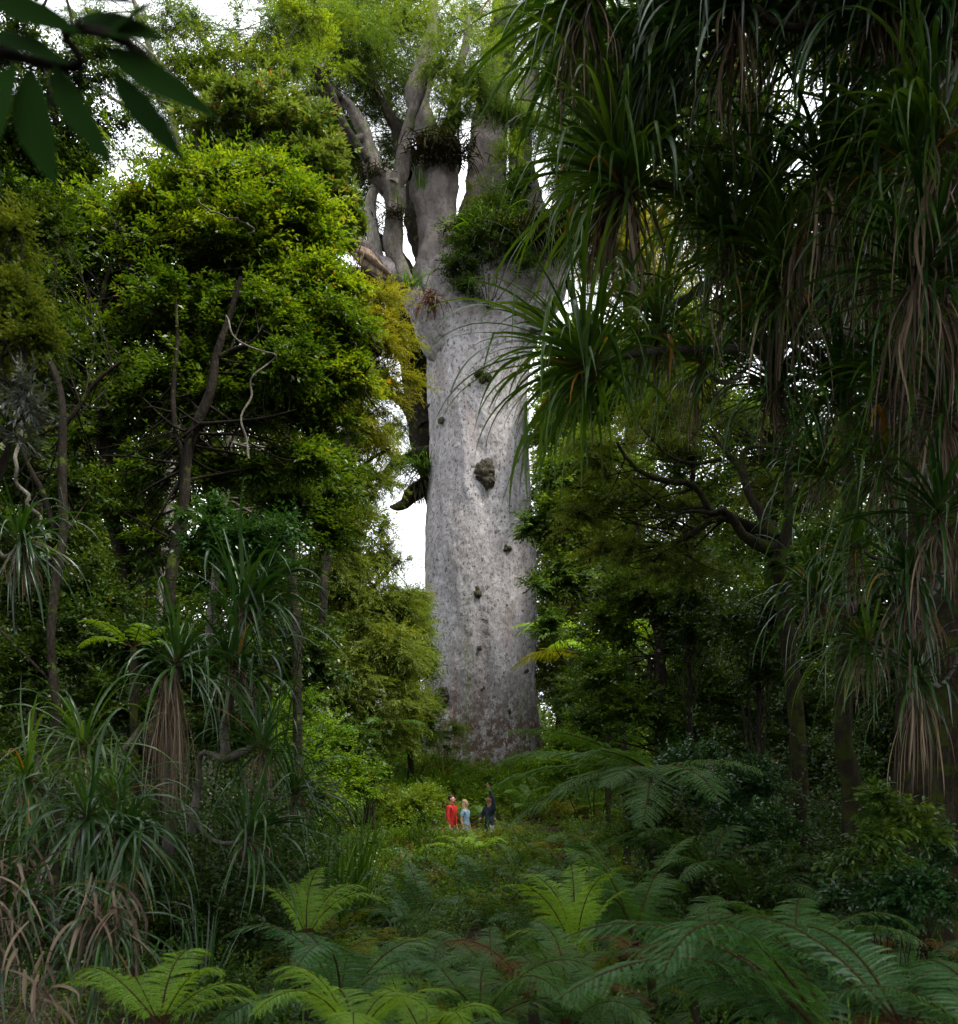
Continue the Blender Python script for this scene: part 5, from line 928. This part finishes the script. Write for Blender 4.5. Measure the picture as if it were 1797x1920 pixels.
def skin(name, verts, edges, mat, parent, sub=2):
    me = bpy.data.meshes.new(name); me.from_pydata([v[:3] for v in verts], edges, []); me.materials.append(M[mat])
    o_ = bpy.data.objects.new(name, me); COL.objects.link(o_); o_.parent = parent
    md = o_.modifiers.new('skin', 'SKIN'); md.use_smooth_shade = True
    sv = me.skin_vertices[0].data if me.skin_vertices else None
    if sv is None:
        import bmesh
        b_ = bmesh.new(); b_.from_mesh(me); b_.verts.layers.skin.verify(); b_.to_mesh(me); b_.free(); sv = me.skin_vertices[0].data
    for i, v in enumerate(verts): r0 = v[3] if len(v) == 4 else v[3]; sv[i].radius = (v[3], v[4] if len(v) > 4 else v[3]); sv[i].use_root = (i == 0)
    s_ = o_.modifiers.new('sub', 'SUBSURF'); s_.levels = sub; s_.render_levels = sub; return o_
def person(label, loc, yaw, H, skinm, Larm, Rarm, build=1.0, look=(0, 0)):
    """local frame faces -Y; Larm/Rarm = (elbow, wrist) points for the +X and -X arm"""
    o_ = thing('person', label, 'person', loc); o_.rotation_euler = (0, 0, R(yaw)); s = H / 1.78; o_.scale = (s, s, s)
    V = [(0, 0, .96, .135, .105), (0, 0, 1.10, .125 * build, .095), (0, 0, 1.28, .150 * build, .105), (0, .01, 1.42, .12 * build, .09), (0, 0, 1.50, .056), (0, -.01, 1.56, .054)]
    E = [(0, 1), (1, 2), (2, 3), (3, 4), (4, 5)]
    hx, hz = look; V += [(hx * .03, -.025 - hz * .02, 1.61, .062, .066), (hx * .04, -.015, 1.68 + hz * .01, .076, .084), (hx * .05, .012, 1.745, .060, .066)]; E += [(5, 6), (6, 7), (7, 8)]
    arms = {}
    for sg, (el, wr) in ((1, Larm), (-1, Rarm)):
        k = len(V); el = np.array(el, float); wr = np.array(wr, float); sh = np.array([sg * .175 * build, .01, 1.43]); d = unit(wr - el)
        V += [(*sh, .052), (*el, .042), (*wr, .027, .032), (*(wr + d * .05), .030, .018), (*(wr + d * .085), .036, .014)]; E += [(3, k), (k, k + 1), (k + 1, k + 2), (k + 2, k + 3), (k + 3, k + 4)]
        side = unit(np.cross(d, [0, 1., .2])); up = unit(np.cross(side, d)); arms[sg] = (sh, el, wr, d)
        for f_, (off, ln) in enumerate([(-.030, .075), (-.010, .085), (.010, .082), (.030, .066)]):
            kk = len(V); p0 = wr + d * .09 + side * off; V += [(*(p0 + d * ln * .5 - up * .004), .0085), (*(p0 + d * ln - up * (.012 + .004 * f_)), .007)]; E += [(k + 4, kk), (kk, kk + 1)]
        kk = len(V); V += [(*(wr + d * .06 - side * .050), .010), (*(wr + d * .095 - side * .062), .008)]; E += [(k + 3, kk), (kk, kk + 1)]
    for sg in (1, -1):
        k = len(V); V += [(sg * .09, 0, .86, .088), (sg * .10, -.01, .50, .058), (sg * .10, .03, .09, .038), (sg * .105, -.05, .035, .038, .03), (sg * .11, -.13, .03, .034, .02)]; E += [(0, k), (k, k + 1), (k + 1, k + 2), (k + 2, k + 3), (k + 3, k + 4)]
    skin('body', V, E, skinm, o_)
    return o_, arms
def torso(o_, mat, arms, sleeve=1.0, hem=.86, build=1., name='jacket', extra=.016, open_=False):
    x = extra; V = [(0, 0, hem - .07, .160 * build + x, .125 + x), (0, 0, hem, .158 * build + x, .12 + x), (0, 0, 1.10, .135 * build + x, .10 + x), (0, 0, 1.28, .150 * build + x, .110 + x), (0, .01, 1.42, .125 * build + x, .092 + x), (0, .008, 1.485, .062 + x, .056 + x), (0, .004, 1.53, .058 + x, .055 + x)]; E = [(i, i + 1) for i in range(6 if sleeve > .6 else 5)]
    if sleeve <= .6: V = V[:6]
    for sg, (sh, el, wr, d) in arms.items():
        k = len(V); V.append((*sh, .062 + x * .6)); E.append((4, k))
        if sleeve > .6: V += [(*el, .050 + x * .6), (*(wr - d * .02), .036 + x * .6)]; E += [(k, k + 1), (k + 1, k + 2)]
        else: V.append((*(sh + (el - sh) * .62), .056 + x * .6)); E.append((k, k + 1))
    return skin(name, V, E, mat, o_)
def trousers(o_, mat):
    V = [(0, 0, .93, .150, .12), (0, 0, 1.06, .14, .11)]; E = [(0, 1)]
    for sg in (1, -1):
        k = len(V); V += [(sg * .09, 0, .84, .100), (sg * .10, -.01, .50, .072), (sg * .10, .03, .10, .056)]; E += [(0, k), (k, k + 1), (k + 1, k + 2)]
    return skin('trousers', V, E, mat, o_)
def shoes(o_):
    for sg in (1, -1): skin('shoe', [(sg * .10, .05, .04, .045, .04), (sg * .105, -.05, .045, .048, .04), (sg * .11, -.15, .03, .042, .028)], [(0, 1), (1, 2)], 'navy', o_, 1)
def blob(name, parts, mat, o_):
    m_ = MB()
    for c, r0 in parts: lump(m_, c, r0, 3, .06, 3, 20, 14)
    ob = bpy.data.objects.new(name, m_.mesh(name, M[mat])); COL.objects.link(ob); ob.parent = o_; return ob
def face(o_, hx=0, beard=False):
    c = hx * .04; y = -.092
    for s2 in (-1, 1): blob('eye', [((c + s2 * .030, y + .004, 1.682), (.012, .008, .007))], 'eye', o_)
    blob('nose', [((c, y - .012, 1.655), (.012, .018, .022))], 'skin', o_); blob('mouth', [((c, y + .006, 1.615), (.022, .010, .006))], 'lips', o_)
    for s2 in (-1, 1): blob('ear', [((c + s2 * .077, 0, 1.668), (.010, .018, .028))], 'skin', o_)
    if beard: blob('beard', [((c, -.062, 1.590), (.050, .036, .030))], 'stubble', o_)
gy_ = .035
o1, ar = person('man in a red jacket looking up, standing left of the other two visitors', (P(847, 1500, 25)[0], 25.2, gy_), 66, 1.80, 'skin', ((.24, .03, 1.16), (.25, -.03, .92)), ((-.24, .02, 1.16), (-.25, -.05, .92)), 1.08)
torso(o1, 'red', ar, 1.0, .88, 1.08, 'jacket', .024); trousers(o1, 'jeans'); shoes(o1); face(o1, 0, True)
blob('hair', [((0, .028, 1.735), (.080, .088, .062)), ((0, .055, 1.69), (.072, .05, .07))], 'brownhair', o1)
blob('collar', [((0, -.005, 1.535), (.078, .075, .030))], 'red', o1)
o2, ar = person('woman with long blond hair in a light blue short sleeved shirt between the two men', (P(873, 1500, 24.8)[0], 24.95, gy_), 62, 1.66, 'skin', ((.21, .02, 1.16), (.22, -.05, .92)), ((-.21, .03, 1.15), (-.20, -.04, .90)), .86)
torso(o2, 'blue', ar, .5, .88, .88, 'shirt', .014); trousers(o2, 'jeans'); shoes(o2); face(o2)
blob('hair', [((0, .030, 1.735), (.084, .088, .066)), ((.055, .05, 1.60), (.042, .05, .125)), ((-.060, .04, 1.58), (.040, .05, .135)), ((0, .07, 1.60), (.075, .04, .13)), ((-.065, .02, 1.47), (.028, .035, .085))], 'blond', o2)
o3, ar = person('man in dark clothes raising one arm to point up at the giant tree', (P(918, 1500, 24.8)[0], 24.9, gy_), -50, 1.78, 'skin2', ((.20, -.03, 1.72), (.10, -.10, 1.97)), ((-.26, -.06, 1.20), (-.12, -.24, 1.13)), 1.05)
torso(o3, 'navy', ar, 1.0, .88, 1.05, 'jacket', .016); trousers(o3, 'beige'); shoes(o3); face(o3)
skin('vest', [(0, .01, .90, .18, .145), (0, .01, 1.12, .165, .13), (0, .01, 1.30, .18, .14), (0, .015, 1.43, .13, .11)], [(0, 1), (1, 2), (2, 3)], 'teal', o3)
blob('hair', [((0, .028, 1.738), (.080, .088, .058)), ((0, .055, 1.70), (.070, .05, .06))], 'brownhair', o3)

# ------------------------------------------------------------------ unseen trees added round the camera to darken the banks and fill the sides
def shade(label, x, y, z0, r, h, n, seed, tr=.22):
    rng = rs(seed); g = float(gz(x, y)); o_ = thing('added_shade_tree', label, 'tree', (x, y, g), 'unseen trees added round the photographer'); wd = MB(); cc = curve([[x, y, g - .3], [x + .2, y + .1, z0 * .5], [x, y, z0 + h * .5]], 16); tube(wd, cc, np.linspace(tr, .08, 16), 14, rough=.15)
    M_ = n // 10; d = unit(rng.randn(M_, 3)); sub = np.array([x, y, z0 + h * .5]) + d * (rng.rand(M_) ** .45)[:, None] * [r, r, h * .5]
    idx = np.repeat(np.arange(M_), 10); q = unit(rng.randn(len(idx), 3)); C = sub[idx] + q * rng.uniform(.2, 1.1, len(idx))[:, None]; mb = MB(); sprays(mb, C, q + [0, 0, .2], 'coarse', rng, rng.rand(len(idx)), 1.)
    for e in sub[:30]: tube(wd, curve([cc[12], (cc[12] + e) / 2 + [0, 0, .3], e], 6), np.linspace(.06, .01, 6), 5)
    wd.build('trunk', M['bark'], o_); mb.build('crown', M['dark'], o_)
SH = [(-5.5, -2, 8.5, 5, 5, 900), (5.0, -1.5, 8.5, 5, 5, 900), (0, -7, 6, 6, 7, 450), (-8.5, 5.5, 9, 4.5, 6, 900), (8.2, 5, 8, 4.5, 7, 1000), (9.5, 10.5, 12, 4.5, 6, 900), (-9.5, -6, 4, 5, 7, 500), (9.5, -6, 4, 5, 7, 500), (13.5, 15, 12, 5, 8, 900), (-13, 13, 10, 4.5, 6, 700), (6.5, 4.5, 10.5, 4.5, 4, 700), (-4.6, 3.6, 8.8, 3.6, 3, 700), (4.8, 3.2, 8.8, 3.4, 3, 350), (11.5, 13, 1.5, 4, 9, 900), (-11.5, 13.5, 1.5, 4, 9, 900), (17, 21, 1.5, 5, 12, 900), (-17, 22, 1.5, 5, 12, 900), (-6.8, 4.5, 10.5, 4.5, 4, 900), (-10.5, 10, 13, 4, 5, 700)]
for i_, s_ in enumerate(SH): shade('unseen tree added around the photographer for shade and fill', *s_, 900 + i_)
